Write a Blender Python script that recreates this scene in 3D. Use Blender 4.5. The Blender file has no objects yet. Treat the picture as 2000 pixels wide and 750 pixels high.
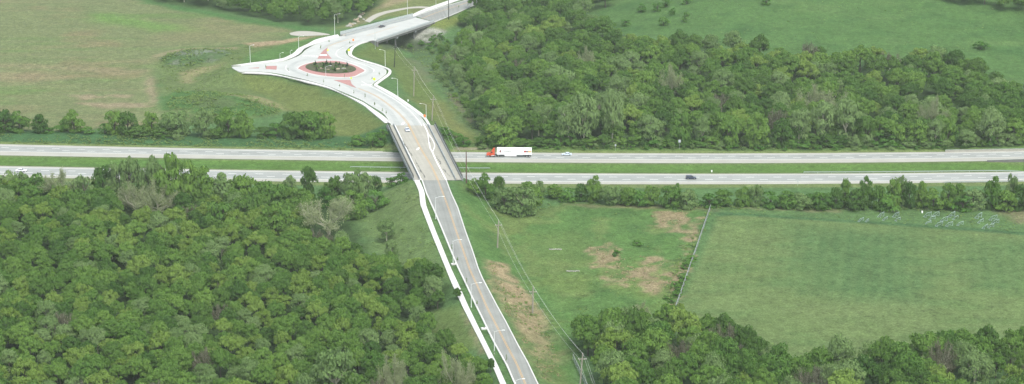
import bpy, math, random
import numpy as np
from mathutils import Vector
from mathutils.geometry import tessellate_polygon

random.seed(7)
rng = np.random.default_rng(11)
C = bpy.context.scene.collection
rad = math.radians

# ------------------------------------------------------------------ camera
FPX, CX, CY = 3600.0, 1000.0, 375.0          # survey of the photograph (2000 x 750)
HC, PITCH = 228.0, rad(16.57)
cp, sp = math.cos(PITCH), math.sin(PITCH)
EYE = np.array([0.0, 0.0, HC])

def ray(px, py):
    a, b = (px - CX) / FPX, (py - CY) / FPX
    return np.array([a, cp - b * sp, -sp - b * cp])

def W(px, py, z):
    "point of the plane at height z seen at a photo pixel"
    d = ray(px, py)
    return EYE + d * ((z - HC) / d[2])

def project(P):
    P = np.asarray(P, float) - EYE
    f = P[..., 1] * cp - P[..., 2] * sp
    u = P[..., 1] * sp + P[..., 2] * cp
    return CX + FPX * P[..., 0] / f, CY - FPX * u / f, f

def zroad(py):
    if py > 352: return 7.0 - (py - 352) / 398.0 * 3.2
    if py < 75: return 7.0 + (75 - py) / 75.0 * 1.5
    return 7.0

def R(px, py, dz=0.0):
    return W(px, py, zroad(py) + dz)

# ------------------------------------------------------------------ numeric helpers
def sstep(a, b, x):
    t = np.clip((x - a) / (b - a), 0, 1)
    return t * t * (3 - 2 * t)

_lat = rng.random((256, 256))
def vnoise(x, y):
    xi, yi = np.floor(x).astype(int), np.floor(y).astype(int)
    fx, fy = x - xi, y - yi
    fx, fy = fx * fx * (3 - 2 * fx), fy * fy * (3 - 2 * fy)
    g = lambda i, j: _lat[(xi + i) % 256, (yi + j) % 256]
    return (g(0, 0) * (1 - fx) + g(1, 0) * fx) * (1 - fy) + (g(0, 1) * (1 - fx) + g(1, 1) * fx) * fy

def fbm(x, y, s, n=4):
    "value noise in -1..1, first octave of size s metres"
    v, a, t = 0, 1.0, 0
    for k in range(n):
        v = v + a * (vnoise(x / s + 17.3 * k, y / s + 5.1 * k) * 2 - 1)
        t += a; a *= .55; s *= .5
    return v / t

def smooth(pts, n=8):
    "Catmull-Rom through points"
    P = [np.asarray(p, float) for p in pts]
    if len(P) < 3: return np.array(P)
    out = []
    for i in range(len(P) - 1):
        p0, p1, p2, p3 = P[max(i - 1, 0)], P[i], P[i + 1], P[min(i + 2, len(P) - 1)]
        for k in range(n):
            t = k / n
            out.append(.5 * (2 * p1 + (p2 - p0) * t + (2 * p0 - 5 * p1 + 4 * p2 - p3) * t * t + (3 * p1 - p0 - 3 * p2 + p3) * t ** 3))
    out.append(P[-1])
    return np.array(out)

def resample(P, n):
    P = np.asarray(P, float)
    s = np.r_[0, np.cumsum(np.linalg.norm(np.diff(P, axis=0), axis=1))]
    t = np.linspace(0, s[-1], n)
    return np.stack([np.interp(t, s, P[:, k]) for k in range(P.shape[1])], 1)

def sdist(poly, X, Y):
    "signed distance to polygon (positive inside)"
    poly = np.asarray(poly, float)[:, :2]
    d = np.full(X.shape, 1e9); ins = np.zeros(X.shape, bool)
    n = len(poly)
    for i in range(n):
        ax, ay = poly[i]; bx, by = poly[(i + 1) % n]
        ex, ey = bx - ax, by - ay
        t = np.clip(((X - ax) * ex + (Y - ay) * ey) / (ex * ex + ey * ey + 1e-9), 0, 1)
        d = np.minimum(d, np.hypot(X - ax - t * ex, Y - ay - t * ey))
        c = ((ay > Y) != (by > Y)) & (X < (bx - ax) * (Y - ay) / (by - ay + 1e-12) + ax)
        ins ^= c
    return np.where(ins, d, -d)

# ------------------------------------------------------------------ the highway (height 0) from edge surveys
hx = np.array([0, 200, 400, 760, 910, 1100, 1300, 1500, 1650, 1845, 2000.])
ft = np.array([281.3, 286, 290.5, 295, 296.4, 298.6, 299.6, 299.2, 298.5, 296.5, 294.3])
fb = np.array([302.6, 306.5, 310.6, 313.3, 315.6, 318, 318.4, 318, 317.2, 315.8, 312.5])
nt = np.array([324, 327.8, 331.3, 335.4, 337, 338.4, 339, 339.2, 338.9, 337.2, 335.2])
nb = np.array([345.5, 349.2, 352.4, 356.2, 358, 359.4, 359.6, 359.3, 358.6, 356.6, 354.2])
def hwedge(v):
    c = np.polyfit((hx - 1000) / 1000, v, 3)
    xs = np.arange(-500, 2501, 50.)
    p = np.polyval(c, np.clip((xs - 1000) / 1000, -1.1, 1.1))
    sl0 = np.polyval(np.polyder(c), -1.1); sl1 = np.polyval(np.polyder(c), 1.1)
    q = (xs - 1000) / 1000
    p = np.where(q < -1.1, p + sl0 * (q + 1.1), np.where(q > 1.1, p + sl1 * (q - 1.1), p))
    return np.array([W(x, y, 0.0) for x, y in zip(xs, p)])
FT, FB, NT, NB = map(hwedge, (ft, fb, nt, nb))
def yat(E, x): return np.interp(x, E[:, 0], E[:, 1])

# ------------------------------------------------------------------ terrain height
CORR = []
def corridor(pts):
    w = [(*R(px, py), hw) for px, py, hw in pts]
    CORR.extend(zip(w[:-1], w[1:]))
corridor([(856, 353, 11), (852, 380, 9.3), (874, 450, 7.6), (906, 525, 7.4), (938, 600, 7.2), (976, 675, 7.0), (1014, 750, 6.6), (1042, 800, 6.6), (1100, 900, 6.6)])
corridor([(802, 241, 11.5), (775, 215, 12), (745, 195, 12.5), (712, 172, 14), (685, 155, 20), (660, 137, 27)])
corridor([(645, 131, 28), (600, 130, 24), (545, 131, 16), (500, 132.5, 11), (464, 134, 5.5)])
corridor([(650, 128, 27), (645, 104, 16), (655, 90, 13), (675, 80, 11), (690, 74, 9.5)])
corridor([(828, 37, 9.0), (860, 23, 8.5), (905, 8, 8.5), (960, -10, 8.5), (1060, -40, 8.5)])

MND = []     # mounds and hollows: centre, radii, height
def mound(px, py, rx, ry, h):
    p = W(px, py, 2.0); MND.append((p[0], p[1], rx, ry, h))
mound(385, 110, 24, 20, 4.2)
mound(430, 203, 34, 26, 4.6)
mound(775, 84, 34, 46, -7.0)
mound(2030, 316, 16, 9, -4.5)

def H0(x, y):
    yc = (yat(FB, x) + yat(NT, x)) / 2
    d = y - yc
    far = np.maximum(d - 31, 0); near = np.maximum(-d - 31, 0)
    nat = np.where(d > 0,
        .6 * sstep(0, 12, far) + 2.6 * sstep(20, 330, far),
        -.9 * sstep(0, 14, near))
    hill = sstep(-30, 120, x - 20) * 30 * sstep(30, 420, far) + sstep(60, 300, x) * 8 * sstep(350, 700, far)
    back = 22 * sstep(420, 900, far) * (1 - sstep(-30, 120, x - 20))
    med = -.75 * np.exp(-(d / 6.0) ** 2)
    z = nat + hill + back + med
    z = z + fbm(x, y, 60., 3) * .55 * sstep(4, 40, np.maximum(far, near))
    for mx, my, rx, ry, h in MND:
        q = ((x - mx) / rx) ** 2 + ((y - my) / ry) ** 2
        z = z + h * np.exp(-q * 1.6)
    return z - .07

def Hg(x, y):
    x, y = np.asarray(x, float), np.asarray(y, float)
    z = H0(x, y)
    lo = np.full(x.shape, -1e9); hi = np.full(x.shape, 1e9)
    for (ax, ay, az, aw), (bx, by, bz, bw) in CORR:
        ex, ey = bx - ax, by - ay
        t = np.clip(((x - ax) * ex + (y - ay) * ey) / (ex * ex + ey * ey), 0, 1)
        dd = np.hypot(x - ax - t * ex, y - ay - t * ey)
        zz, ww = az + (bz - az) * t - .22, aw + (bw - aw) * t
        o = np.maximum(dd - ww, 0)
        lo = np.maximum(lo, zz - o / 2.3 + .12 * sstep(0, 2, o)); hi = np.minimum(hi, zz + o / 2.2)
    return np.minimum(np.maximum(z, lo), np.maximum(hi, lo - .3))

def G(px, py):
    "the ground seen at a photo pixel"
    d = ray(px, py)
    zs = np.linspace(60, -8, 700)
    t = (zs - HC) / d[2]
    x, y = d[0] * t, d[1] * t
    g = Hg(x, y) - zs
    i = int(np.argmax(g >= 0)) if (g >= 0).any() else len(g) - 1
    if i > 0:
        a = g[i - 1] / (g[i - 1] - g[i] + 1e-12)
        tt = t[i - 1] + (t[i] - t[i - 1]) * a
    else: tt = t[0]
    p = EYE + d * tt
    p[2] = float(Hg(p[0], p[1]))
    return p

def onground(x, y): return float(Hg(np.array(x), np.array(y)))

# ------------------------------------------------------------------ materials
def lin(c):
    c = np.asarray(c, float) / 255
    return np.where(c <= .04045, c / 12.92, ((c + .055) / 1.055) ** 2.4)
GAIN = 2.4
def alb(r, g, b, k=1.0): return tuple(np.clip(lin((r, g, b)) / GAIN * k, .003, .85))

def newmat(name):
    m = bpy.data.materials.new(name); m.use_nodes = True
    nt_ = m.node_tree
    return m, nt_, nt_.nodes['Principled BSDF']

def mat(name, col, rough=.8, var=.12, scale=.6, metal=0.0, spec=.3, bump=0.0, col2=None, coat=0.0):
    m, t, b = newmat(name)
    b.inputs['Roughness'].default_value = rough; b.inputs['Metallic'].default_value = metal
    b.inputs['Specular IOR Level'].default_value = spec
    b.inputs['Coat Weight'].default_value = coat
    geo = t.nodes.new('ShaderNodeNewGeometry')
    n1 = t.nodes.new('ShaderNodeTexNoise'); n1.inputs['Scale'].default_value = scale; n1.inputs['Detail'].default_value = 6; n1.inputs['Roughness'].default_value = .65
    t.links.new(geo.outputs['Position'], n1.inputs['Vector'])
    mr = t.nodes.new('ShaderNodeMapRange'); mr.inputs['From Min'].default_value = .3; mr.inputs['From Max'].default_value = .7
    t.links.new(n1.outputs['Fac'], mr.inputs['Value'])
    mx = t.nodes.new('ShaderNodeMix'); mx.data_type = 'RGBA'
    c2 = col2 or tuple(min(1, c * (1 + var)) for c in col)
    c1 = col if col2 else tuple(c * (1 - var) for c in col)
    mx.inputs[6].default_value = (*c1, 1); mx.inputs[7].default_value = (*c2, 1)
    t.links.new(mr.outputs[0], mx.inputs[0]); t.links.new(mx.outputs[2], b.inputs['Base Color'])
    if bump:
        bp = t.nodes.new('ShaderNodeBump'); bp.inputs['Strength'].default_value = bump
        t.links.new(n1.outputs['Fac'], bp.inputs['Height']); t.links.new(bp.outputs[0], b.inputs['Normal'])
    return m

def streakmat(name, col, ang, var=.10):
    "concrete or asphalt with wear drawn out along the lanes"
    m, t, b = newmat(name); b.inputs['Roughness'].default_value = .85; b.inputs['Specular IOR Level'].default_value = .2
    geo = t.nodes.new('ShaderNodeNewGeometry'); mp = t.nodes.new('ShaderNodeMapping'); mp.inputs['Rotation'].default_value = (0, 0, ang); mp.inputs['Scale'].default_value = (.02, .9, .9)
    vr = t.nodes.new('ShaderNodeVectorRotate'); vr.rotation_type = 'Z_AXIS'; vr.inputs['Angle'].default_value = ang
    t.links.new(geo.outputs['Position'], vr.inputs['Vector']); mp.inputs['Rotation'].default_value = (0, 0, 0); t.links.new(vr.outputs[0], mp.inputs['Vector'])
    prev = None
    for src, sc, amt in ((mp.outputs[0], 1.0, var), (geo.outputs['Position'], .12, var * .7), (geo.outputs['Position'], 1.2, var * .5)):
        n = t.nodes.new('ShaderNodeTexNoise'); n.inputs['Scale'].default_value = sc; n.inputs['Detail'].default_value = 5; t.links.new(src, n.inputs['Vector'])
        mr = t.nodes.new('ShaderNodeMapRange'); mr.inputs['From Min'].default_value = .3; mr.inputs['From Max'].default_value = .7; mr.inputs['To Min'].default_value = 1 - amt; mr.inputs['To Max'].default_value = 1 + amt
        t.links.new(n.outputs['Fac'], mr.inputs['Value'])
        if prev is None: prev = mr.outputs[0]
        else:
            mu = t.nodes.new('ShaderNodeMath'); mu.operation = 'MULTIPLY'; t.links.new(prev, mu.inputs[0]); t.links.new(mr.outputs[0], mu.inputs[1]); prev = mu.outputs[0]
    sc_ = t.nodes.new('ShaderNodeVectorMath'); sc_.operation = 'SCALE'; sc_.inputs[0].default_value = col; t.links.new(prev, sc_.inputs['Scale'])
    t.links.new(sc_.outputs[0], b.inputs['Base Color']); return m

def leafmat(name, ca, cb, trans=.36):
    m, t, b = newmat(name)
    out = t.nodes['Material Output']
    at = t.nodes.new('ShaderNodeAttribute'); at.attribute_name = 'tint'
    oi = t.nodes.new('ShaderNodeObjectInfo')
    ma = t.nodes.new('ShaderNodeMath'); ma.operation = 'MULTIPLY_ADD'; ma.inputs[1].default_value = .5
    ma2 = t.nodes.new('ShaderNodeMath'); ma2.operation = 'MULTIPLY'; ma2.inputs[1].default_value = .6
    t.links.new(oi.outputs['Random'], ma2.inputs[0])
    t.links.new(at.outputs['Fac'], ma.inputs[0]); t.links.new(ma2.outputs[0], ma.inputs[2])
    mx = t.nodes.new('ShaderNodeMix'); mx.data_type = 'RGBA'
    mx.inputs[6].default_value = (*ca, 1); mx.inputs[7].default_value = (*cb, 1)
    t.links.new(ma.outputs[0], mx.inputs[0])
    d = t.nodes.new('ShaderNodeBsdfDiffuse'); tr = t.nodes.new('ShaderNodeBsdfTranslucent'); ms = t.nodes.new('ShaderNodeMixShader')
    ms.inputs[0].default_value = trans
    t.links.new(mx.outputs[2], d.inputs['Color']); t.links.new(mx.outputs[2], tr.inputs['Color'])
    t.links.new(d.outputs[0], ms.inputs[1]); t.links.new(tr.outputs[0], ms.inputs[2]); t.links.new(ms.outputs[0], out.inputs['Surface'])
    t.nodes.remove(b)
    return m

def meshmat(name, col, cover, cell):
    "chain-link: woven wire, open between the wires"
    m, t, b = newmat(name)
    out = t.nodes['Material Output']
    b.inputs['Base Color'].default_value = (*col, 1); b.inputs['Roughness'].default_value = .5
    tr = t.nodes.new('ShaderNodeBsdfTransparent'); ms = t.nodes.new('ShaderNodeMixShader')
    geo = t.nodes.new('ShaderNodeNewGeometry')
    n = t.nodes.new('ShaderNodeTexNoise'); n.inputs['Scale'].default_value = cell; t.links.new(geo.outputs['Position'], n.inputs['Vector'])
    mr = t.nodes.new('ShaderNodeMapRange'); mr.inputs['From Min'].default_value = .3; mr.inputs['From Max'].default_value = .7
    mr.inputs['To Min'].default_value = cover - .15; mr.inputs['To Max'].default_value = min(1, cover + .15)
    t.links.new(n.outputs['Fac'], mr.inputs['Value']); t.links.new(mr.outputs[0], ms.inputs[0])
    t.links.new(tr.outputs[0], ms.inputs[1]); t.links.new(b.outputs[0], ms.inputs[2]); t.links.new(ms.outputs[0], out.inputs['Surface'])
    return m

M = {}
M['concrete'] = mat('pale_concrete', alb(236, 241, 236, 1.0), .85, .10, .12)
M['walk'] = mat('sidewalk_concrete', alb(254, 254, 250, 1.2), .85, .10, .35)
M['deck'] = streakmat('bridge_deck_concrete', alb(218, 217, 203), -math.pi / 2 - .2, .10)
M['barrier'] = mat('barrier_concrete', alb(212, 220, 220), .8, .06, .5)
M['greycon'] = mat('weathered_concrete', alb(150, 152, 148), .85, .15, .5)
M['kerb'] = mat('kerb_concrete', alb(250, 252, 246, 1.15), .85, .06, .5)
M['hwy'] = streakmat('highway_concrete', alb(198, 205, 200), 0.0, .13)
M['shoulder'] = streakmat('shoulder_concrete', alb(220, 221, 209), 0.0, .09)
M['asphalt'] = streakmat('worn_asphalt', alb(182, 187, 181), -math.pi / 2 - .12, .14)
M['wornlane'] = mat('tyre_worn_concrete', alb(221, 228, 223), .8, .12, .25)
M['paintw'] = mat('white_road_paint', (.72, .73, .70), .7, .06, 1.0)
M['painty'] = mat('yellow_road_paint', alb(246, 208, 150, 1.0), .7, .12, 1.0)
M['red'] = mat('red_stamped_concrete', alb(222, 168, 162), .85, .14, .9)
M['gravel'] = mat('pale_gravel', alb(222, 220, 208), .95, .14, .8)
M['soilbed'] = mat('planting_soil', alb(98, 105, 72), .95, .3, .8)
M['galv'] = mat('galvanised_steel', (.38, .44, .43), .45, .08, 2, metal=.35)
M['lamp'] = mat('pale_grey_lamp_post', (.58, .61, .59), .45, .06, 2)
M['fencemetal'] = mat('dull_galvanised_tube', (.34, .36, .36), .5, .08, 2, metal=.2)
M['goal'] = mat('faded_goal_frame', (.30, .39, .37), .5, .06, 2)
M['palegalv'] = mat('pale_metal', (.72, .74, .72), .45, .05, 2, metal=.1)
M['teal'] = mat('painted_steel_girder', alb(158, 180, 178), .5, .08, .6)
M['darksteel'] = mat('dark_steel', (.06, .065, .065), .5, .1, 2)
M['wood'] = mat('weathered_pole_wood', alb(205, 198, 182), .9, .15, 1.5)
M['brownwood'] = mat('brown_pole_wood', alb(135, 100, 90), .9, .15, 1.5)
M['darkwood'] = mat('dark_pole_wood', alb(78, 84, 78), .9, .15, 1.5)
M['wire'] = mat('aluminium_wire', (.5, .52, .5), .5, .05, 1)
M['fencelink'] = meshmat('chain_link', (.36, .40, .40), .36, 2.0)
M['fencedark'] = meshmat('black_chain_link', (.045, .05, .05), .5, 2.0)
M['fencepale'] = meshmat('galvanised_chain_link', (.5, .55, .56), .62, 2.0)
M['net'] = meshmat('goal_net', (.32, .42, .40), .22, 3.0)
M['bark'] = mat('bark', alb(120, 115, 100), .95, .2, 2.0)
M['palebark'] = mat('pale_sycamore_bark', alb(225, 225, 195, 1.1), .9, .12, 2.0)
M['rock'] = mat('tan_rock', alb(205, 192, 165), .95, .2, .9)
M['greyrock'] = mat('pale_rock', alb(210, 210, 200), .95, .15, .9)
M['lime'] = mat('lime_sign_sheet', (.55, .75, .04), .5, .02, 1)
M['orange'] = mat('orange_sign_sheet', (.75, .22, .06), .5, .02, 1)
M['signback'] = mat('bare_aluminium', (.42, .46, .48), .5, .05, 1)
M['white'] = mat('white_enamel', (.78, .79, .78), .4, .02, 1)
M['truckred'] = mat('red_truck_paint', (.52, .075, .03), .35, .05, 1, coat=.4)
M['carwhite'] = mat('white_car_paint', (.72, .74, .76), .3, .02, 1, coat=.5)
M['carpale'] = mat('pale_blue_car_paint', (.58, .67, .75), .3, .02, 1, coat=.5)
M['carsilver'] = mat('silver_blue_car_paint', (.5, .57, .66), .3, .02, 1, coat=.5)
M['carnavy'] = mat('navy_car_paint', (.018, .03, .065), .3, .02, 1, coat=.5)
M['cargrey'] = mat('dark_grey_car_paint', (.06, .065, .075), .3, .02, 1, coat=.5)
M['glass'] = mat('dark_window_glass', (.02, .025, .03), .12, .02, 1, spec=.6)
M['tyre'] = mat('tyre_rubber', (.02, .02, .02), .9, .1, 3)
M['rim'] = mat('wheel_alloy', (.45, .46, .47), .35, .05, 2, metal=.6)
M['chassis'] = mat('dark_chassis', (.035, .035, .037), .7, .1, 2)
M['lampglass'] = mat('lamp_lens', (.75, .76, .72), .25, .02, 1)
M['taillight'] = mat('red_lens', (.35, .02, .015), .3, .02, 1)
M['redband'] = mat('red_graphic', (.35, .03, .03), .45, .02, 1)
M['greyband'] = mat('grey_graphic', (.2, .2, .21), .45, .02, 1)
M['orangeband'] = mat('orange_graphic', (.72, .36, .14), .45, .02, 1)
M['inkgrey'] = mat('dark_lettering', (.07, .075, .08), .5, .02, 1)
M['emblem'] = mat('maroon_emblem', (.16, .035, .035), .5, .02, 1)
M['stain'] = mat('tar_stain', alb(128, 128, 122), .8, .2, 1.5)
L_ = {
 'broad': leafmat('green_leaves', (0.052, 0.135, 0.028), (0.156, 0.270, 0.055)),
 'dark': leafmat('dark_green_leaves', (0.041, 0.104, 0.024), (0.099, 0.186, 0.040)),
 'weeds': leafmat('weed_leaves', (0.103, 0.176, 0.047), (0.175, 0.246, 0.078)),
 'straw': leafmat('dry_straw', (0.206, 0.186, 0.102), (0.329, 0.275, 0.158)),
 'yellow': leafmat('yellow_green_leaves', (0.121, 0.206, 0.037), (0.186, 0.286, 0.065)),
 'pale': leafmat('grey_green_leaves', (0.113, 0.197, 0.062), (0.191, 0.287, 0.107)),
 'bare': leafmat('young_pale_leaves', (.200, .250, .120), (.270, .320, .165)),
 'shrub': leafmat('shrub_leaves', (0.051, 0.140, 0.026), (0.113, 0.233, 0.049)),
 'twig': leafmat('grey_twigs', (0.102, 0.113, 0.071), (0.167, 0.167, 0.107)),
 'conifer': leafmat('conifer_needles', (0.012, 0.036, 0.014), (0.027, 0.059, 0.022)),
}

# ------------------------------------------------------------------ object helpers
def addobj(name, me, parent=None, loc=None, rz=0.0):
    o = bpy.data.objects.new(name, me); C.objects.link(o)
    if parent: o.parent = parent
    if loc is not None: o.location = Vector([float(v) for v in loc])
    if rz: o.rotation_euler = (0, 0, rz)
    return o

def tag(o, label=None, cat=None, group=None, kind=None):
    if label: o['label'] = label
    if cat: o['category'] = cat
    if group: o['group'] = group
    if kind: o['kind'] = kind
    return o

def thing(name, label, cat, loc, rz=0.0, group=None):
    return tag(addobj(name, None, None, loc, rz), label, cat, group)

class MB:
    "collects faces and builds one mesh"
    def __init__(s): s.v, s.f, s.m = [], [], []
    def add(s, vs, fs, mi=0):
        b = len(s.v); s.v += [tuple(map(float, v)) for v in vs]; s.f += [[b + i for i in f] for f in fs]; s.m += [mi] * len(fs)
    def box(s, c, d, rz=0.0, mi=0, taper=1.0):
        cx, cy, cz = c; dx, dy, dz = d[0] / 2, d[1] / 2, d[2] / 2
        vs = []
        for sz, k in ((-1, 1.0), (1, taper)):
            for sx, sy in ((-1, -1), (1, -1), (1, 1), (-1, 1)):
                x, y = sx * dx * k, sy * dy * k
                vs.append((cx + x * math.cos(rz) - y * math.sin(rz), cy + x * math.sin(rz) + y * math.cos(rz), cz + sz * dz))
        s.add(vs, [(3, 2, 1, 0), (4, 5, 6, 7), (0, 1, 5, 4), (1, 2, 6, 5), (2, 3, 7, 6), (3, 0, 4, 7)], mi)
    def tube(s, pts, r, n=6, mi=0, cap=True):
        P = [Vector([float(q) for q in p]) for p in pts]
        rs = r if isinstance(r, (list, tuple)) else [r] * len(P)
        vs, fs = [], []
        for i, p in enumerate(P):
            t = (P[min(i + 1, len(P) - 1)] - P[max(i - 1, 0)]).normalized()
            u = t.cross(Vector((0, 0, 1))) if abs(t.z) < .95 else t.cross(Vector((1, 0, 0)))
            u.normalize(); w = t.cross(u)
            for k in range(n):
                a = 2 * math.pi * k / n
                vs.append(p + (u * math.cos(a) + w * math.sin(a)) * rs[i])
        for i in range(len(P) - 1):
            for k in range(n):
                fs.append((i * n + k, i * n + (k + 1) % n, (i + 1) * n + (k + 1) % n, (i + 1) * n + k))
        if cap:
            fs.append(tuple(range(n))[::-1]); fs.append(tuple((len(P) - 1) * n + k for k in range(n)))
        s.add(vs, fs, mi)
    def prism(s, prof, y0, y1, mi=0, inset=0.0):
        "profile in xz, extruded along y"
        n = len(prof)
        vs = [(x, y0, z) for x, z in prof] + [(x, y1, z) for x, z in prof]
        fs = [tuple(range(n)), tuple(range(2 * n - 1, n - 1, -1))] + [(i, n + i, n + (i + 1) % n, (i + 1) % n) for i in range(n)]
        s.add(vs, fs, mi)
    def build(s, name, mats, parent=None, loc=None, rz=0.0, bevel=0.0):
        me = bpy.data.meshes.new(name); me.from_pydata(s.v, [], s.f)
        if not isinstance(mats, (list, tuple)): mats = [mats]
        for m in mats: me.materials.append(m)
        me.polygons.foreach_set('material_index', s.m); me.update()
        o = addobj(name, me, parent, loc, rz)
        if bevel:
            b = o.modifiers.new('b', 'BEVEL'); b.width = bevel; b.segments = 2; b.limit_method = 'ANGLE'
        return o

def slab(mb, poly, thick=.35, mi=0):
    P = [Vector([float(q) for q in p]) for p in poly]
    n = len(P)
    tris = tessellate_polygon([[Vector((p.x, p.y, 0)) for p in P]])
    area = sum(P[i].x * P[(i + 1) % n].y - P[(i + 1) % n].x * P[i].y for i in range(n))
    fs = []
    for t in tris:
        a, b, c = P[t[0]], P[t[1]], P[t[2]]
        up = (b.x - a.x) * (c.y - a.y) - (b.y - a.y) * (c.x - a.x) > 0
        fs.append(tuple(t) if up else tuple(t)[::-1])
    vs = [tuple(p) for p in P]
    if thick:
        vs += [(p.x, p.y, p.z - thick) for p in P]
        for i in range(n):
            j = (i + 1) % n
            fs.append((i, n + i, n + j, j) if area > 0 else (j, n + j, n + i, i))
    mb.add(vs, fs, mi)

def band(mb, A, B, thick=.3, mi=0, n=None):
    "strip between two polylines (A left, B right), with side faces"
    n = n or max(len(A), len(B))
    A, B = resample(A, n), resample(B, n)
    vs, fs = [], []
    for a, b in zip(A, B):
        vs += [a, b, (b[0], b[1], b[2] - thick), (a[0], a[1], a[2] - thick)]
    for i in range(n - 1):
        o, p = 4 * i, 4 * i + 4
        fs += [(o, o + 1, p + 1, p)]
        if thick: fs += [(o + 1, o + 2, p + 2, p + 1), (o + 3, o, p, p + 3)]
    mb.add(vs, fs, mi)

def offs(P, d):
    P = np.asarray(P, float)
    t = np.gradient(P[:, :2], axis=0); t /= np.linalg.norm(t, axis=1)[:, None] + 1e-9
    Q = P.copy(); Q[:, 0] += t[:, 1] * d; Q[:, 1] -= t[:, 0] * d
    return Q

def ribbon(mb, P, width, z0, z1, mi=0, topw=None):
    "box section swept along a polyline, from z0 to z1 above it"
    P = np.asarray(P, float); n = len(P); tw = width if topw is None else topw
    A, B, A2, B2 = offs(P, -width / 2), offs(P, width / 2), offs(P, -tw / 2), offs(P, tw / 2)
    vs, fs = [], []
    for a, b, c, d in zip(A, B, A2, B2):
        vs += [(a[0], a[1], a[2] + z0), (b[0], b[1], b[2] + z0), (d[0], d[1], d[2] + z1), (c[0], c[1], c[2] + z1)]
    for i in range(n - 1):
        o, p = 4 * i, 4 * i + 4
        for k in range(4):
            fs.append((o + k, o + (k + 1) % 4, p + (k + 1) % 4, p + k))
    fs.append((3, 2, 1, 0)); e = 4 * (n - 1); fs.append((e, e + 1, e + 2, e + 3))
    mb.add(vs, fs, mi)

def line(mb, P, width, dz=.012, mi=0):
    P = np.asarray(P, float).copy(); P[:, 2] += dz
    band(mb, offs(P, -width / 2), offs(P, width / 2), 0, mi)

def struct(mb, name, mats): return tag(mb.build(name, mats), kind='structure')
def RP(pts, dz=0.0, n=8): return smooth([R(x, y, dz) for x, y in pts], n)

# ------------------------------------------------------------------ ground sheet
xs = np.r_[-5200, -3600, -2400, -1600, -1100, -800, -620, -520, -470, np.arange(-430, 431, 1.7), 470, 520, 620, 800, 1100, 1600, 2400, 3600, 5200]
ys = np.r_[-1500, -700, -200, 100, 250, 350, 420, 460, np.arange(490, 960, 1.5), np.arange(960, 1340, 2.0), np.arange(1345, 1560, 8), 1620, 1750, 2000, 2500, 3300, 4500, 6500]
X, Y = np.meshgrid(xs, ys)
Z = Hg(X, Y)

def zone(poly, soft=3.0, rough=2.0, size=9.0):
    w = [G(*p) for p in poly]
    s = sdist(w, X, Y)
    if rough: s = s + fbm(X, Y, size, 3) * rough
    return sstep(-soft, soft, s)

col = np.zeros(X.shape + (3,)); col[:] = alb(104, 143, 88)
def paint(mask, rgb, k=1.0):
    a = np.asarray(alb(*rgb, k))
    col[:] = col * (1 - mask[..., None]) + a * mask[..., None]
n1, n2, n3 = fbm(X, Y, 26), fbm(X + 300, Y, 90), fbm(X * .25, Y, 14)
# left field
fld = zone([(-400, -60), (250, -40), (320, 10), (450, 38), (560, 52), (575, 65), (545, 78), (470, 88), (400, 92), (325, 112), (300, 150), (305, 190), (330, 240), (100, 258), (-400, 246)], 4, 3)
paint(fld, (138, 152, 104))
paint(fld * sstep(.05, .6, n1), (150, 148, 108))
paint(fld * sstep(.1, .6, n3) * .8, (122, 154, 88)); paint(fld * sstep(.1, .5, fbm(X * .2, Y, 7, 3)) * .4, (158, 156, 116)); paint(fld * sstep(.1, .5, fbm(X * .2 + 90, Y, 6, 3)) * .4, (124, 142, 94))
paint(zone([(180, 22), (290, 42), (390, 55), (420, 64), (300, 60), (170, 40)], 8, 5) * .75, (122, 166, 84))
paint(zone([(-80, 140), (70, 142), (130, 148), (140, 153), (60, 160), (-80, 156)], 6, 6) * .5, (176, 160, 128))
paint(zone([(-80, 122), (100, 128), (300, 138), (230, 143), (60, 133), (-80, 128)], 3, 6) * .45, (170, 160, 126))
for q in ([(135, 185), (190, 184), (200, 190), (160, 195)], [(205, 185), (255, 186), (250, 190)], [(150, 201), (270, 202), (300, 208), (200, 211)], [(285, 150), (305, 148), (308, 200), (300, 206)]):
    paint(zone(q, 3, 4) * .75, (180, 164, 136))
paint(zone([(285, 82), (420, 30), (560, 55), (470, 80)], 14, 6) * .45, (156, 150, 112))
paint(zone([(140, -50), (250, -28), (320, 4), (450, 30), (560, 48), (640, 58), (640, 62), (590, 60), (560, 56), (470, 44), (330, 16), (200, -14)], 5, 4), (92, 140, 78))
# disturbed ground left of the junction
paint(zone([(300, 140), (310, 115), (400, 92), (470, 88), (540, 80), (580, 76), (640, 70), (600, 90), (480, 125), (455, 138), (560, 215), (540, 225), (440, 240), (330, 240)], 4, 4), (120, 142, 88))
paint(zone([(470, 84), (545, 78), (640, 69), (640, 72), (560, 86), (500, 92)], 3, 3), (190, 172, 138))
paint(zone([(300, 108), (330, 100), (460, 92), (460, 96), (340, 106), (315, 118)], 2, 3) * .8, (172, 166, 128))
dm = zone([(310, 118), (330, 106), (380, 97), (440, 98), (470, 105), (430, 116), (370, 128), (320, 132)], 2, 7, 8); paint(dm, (98, 130, 80)); paint(dm * sstep(.0, .4, fbm(X, Y, 5, 3)), (128, 142, 118))
paint(zone([(360, 104), (400, 97), (420, 100), (385, 110)], 3, 4) * .6, (165, 175, 165))
paint(zone([(355, 142), (400, 130), (440, 122), (430, 130), (385, 145), (375, 165), (360, 162)], 3, 4) * .8, (168, 164, 120))
paint(zone([(315, 190), (350, 178), (420, 178), (500, 192), (560, 210), (540, 226), (430, 228), (330, 212)], 2, 6, 8), (94, 138, 74)); paint(zone([(365, 192), (430, 190), (470, 202), (440, 214), (370, 208)], 4, 6, 6) * .6, (112, 124, 86))
paint(zone([(440, 182), (520, 192), (572, 213), (560, 218), (500, 198), (440, 186)], 1.5, 2) * .7, (180, 172, 128))
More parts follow.
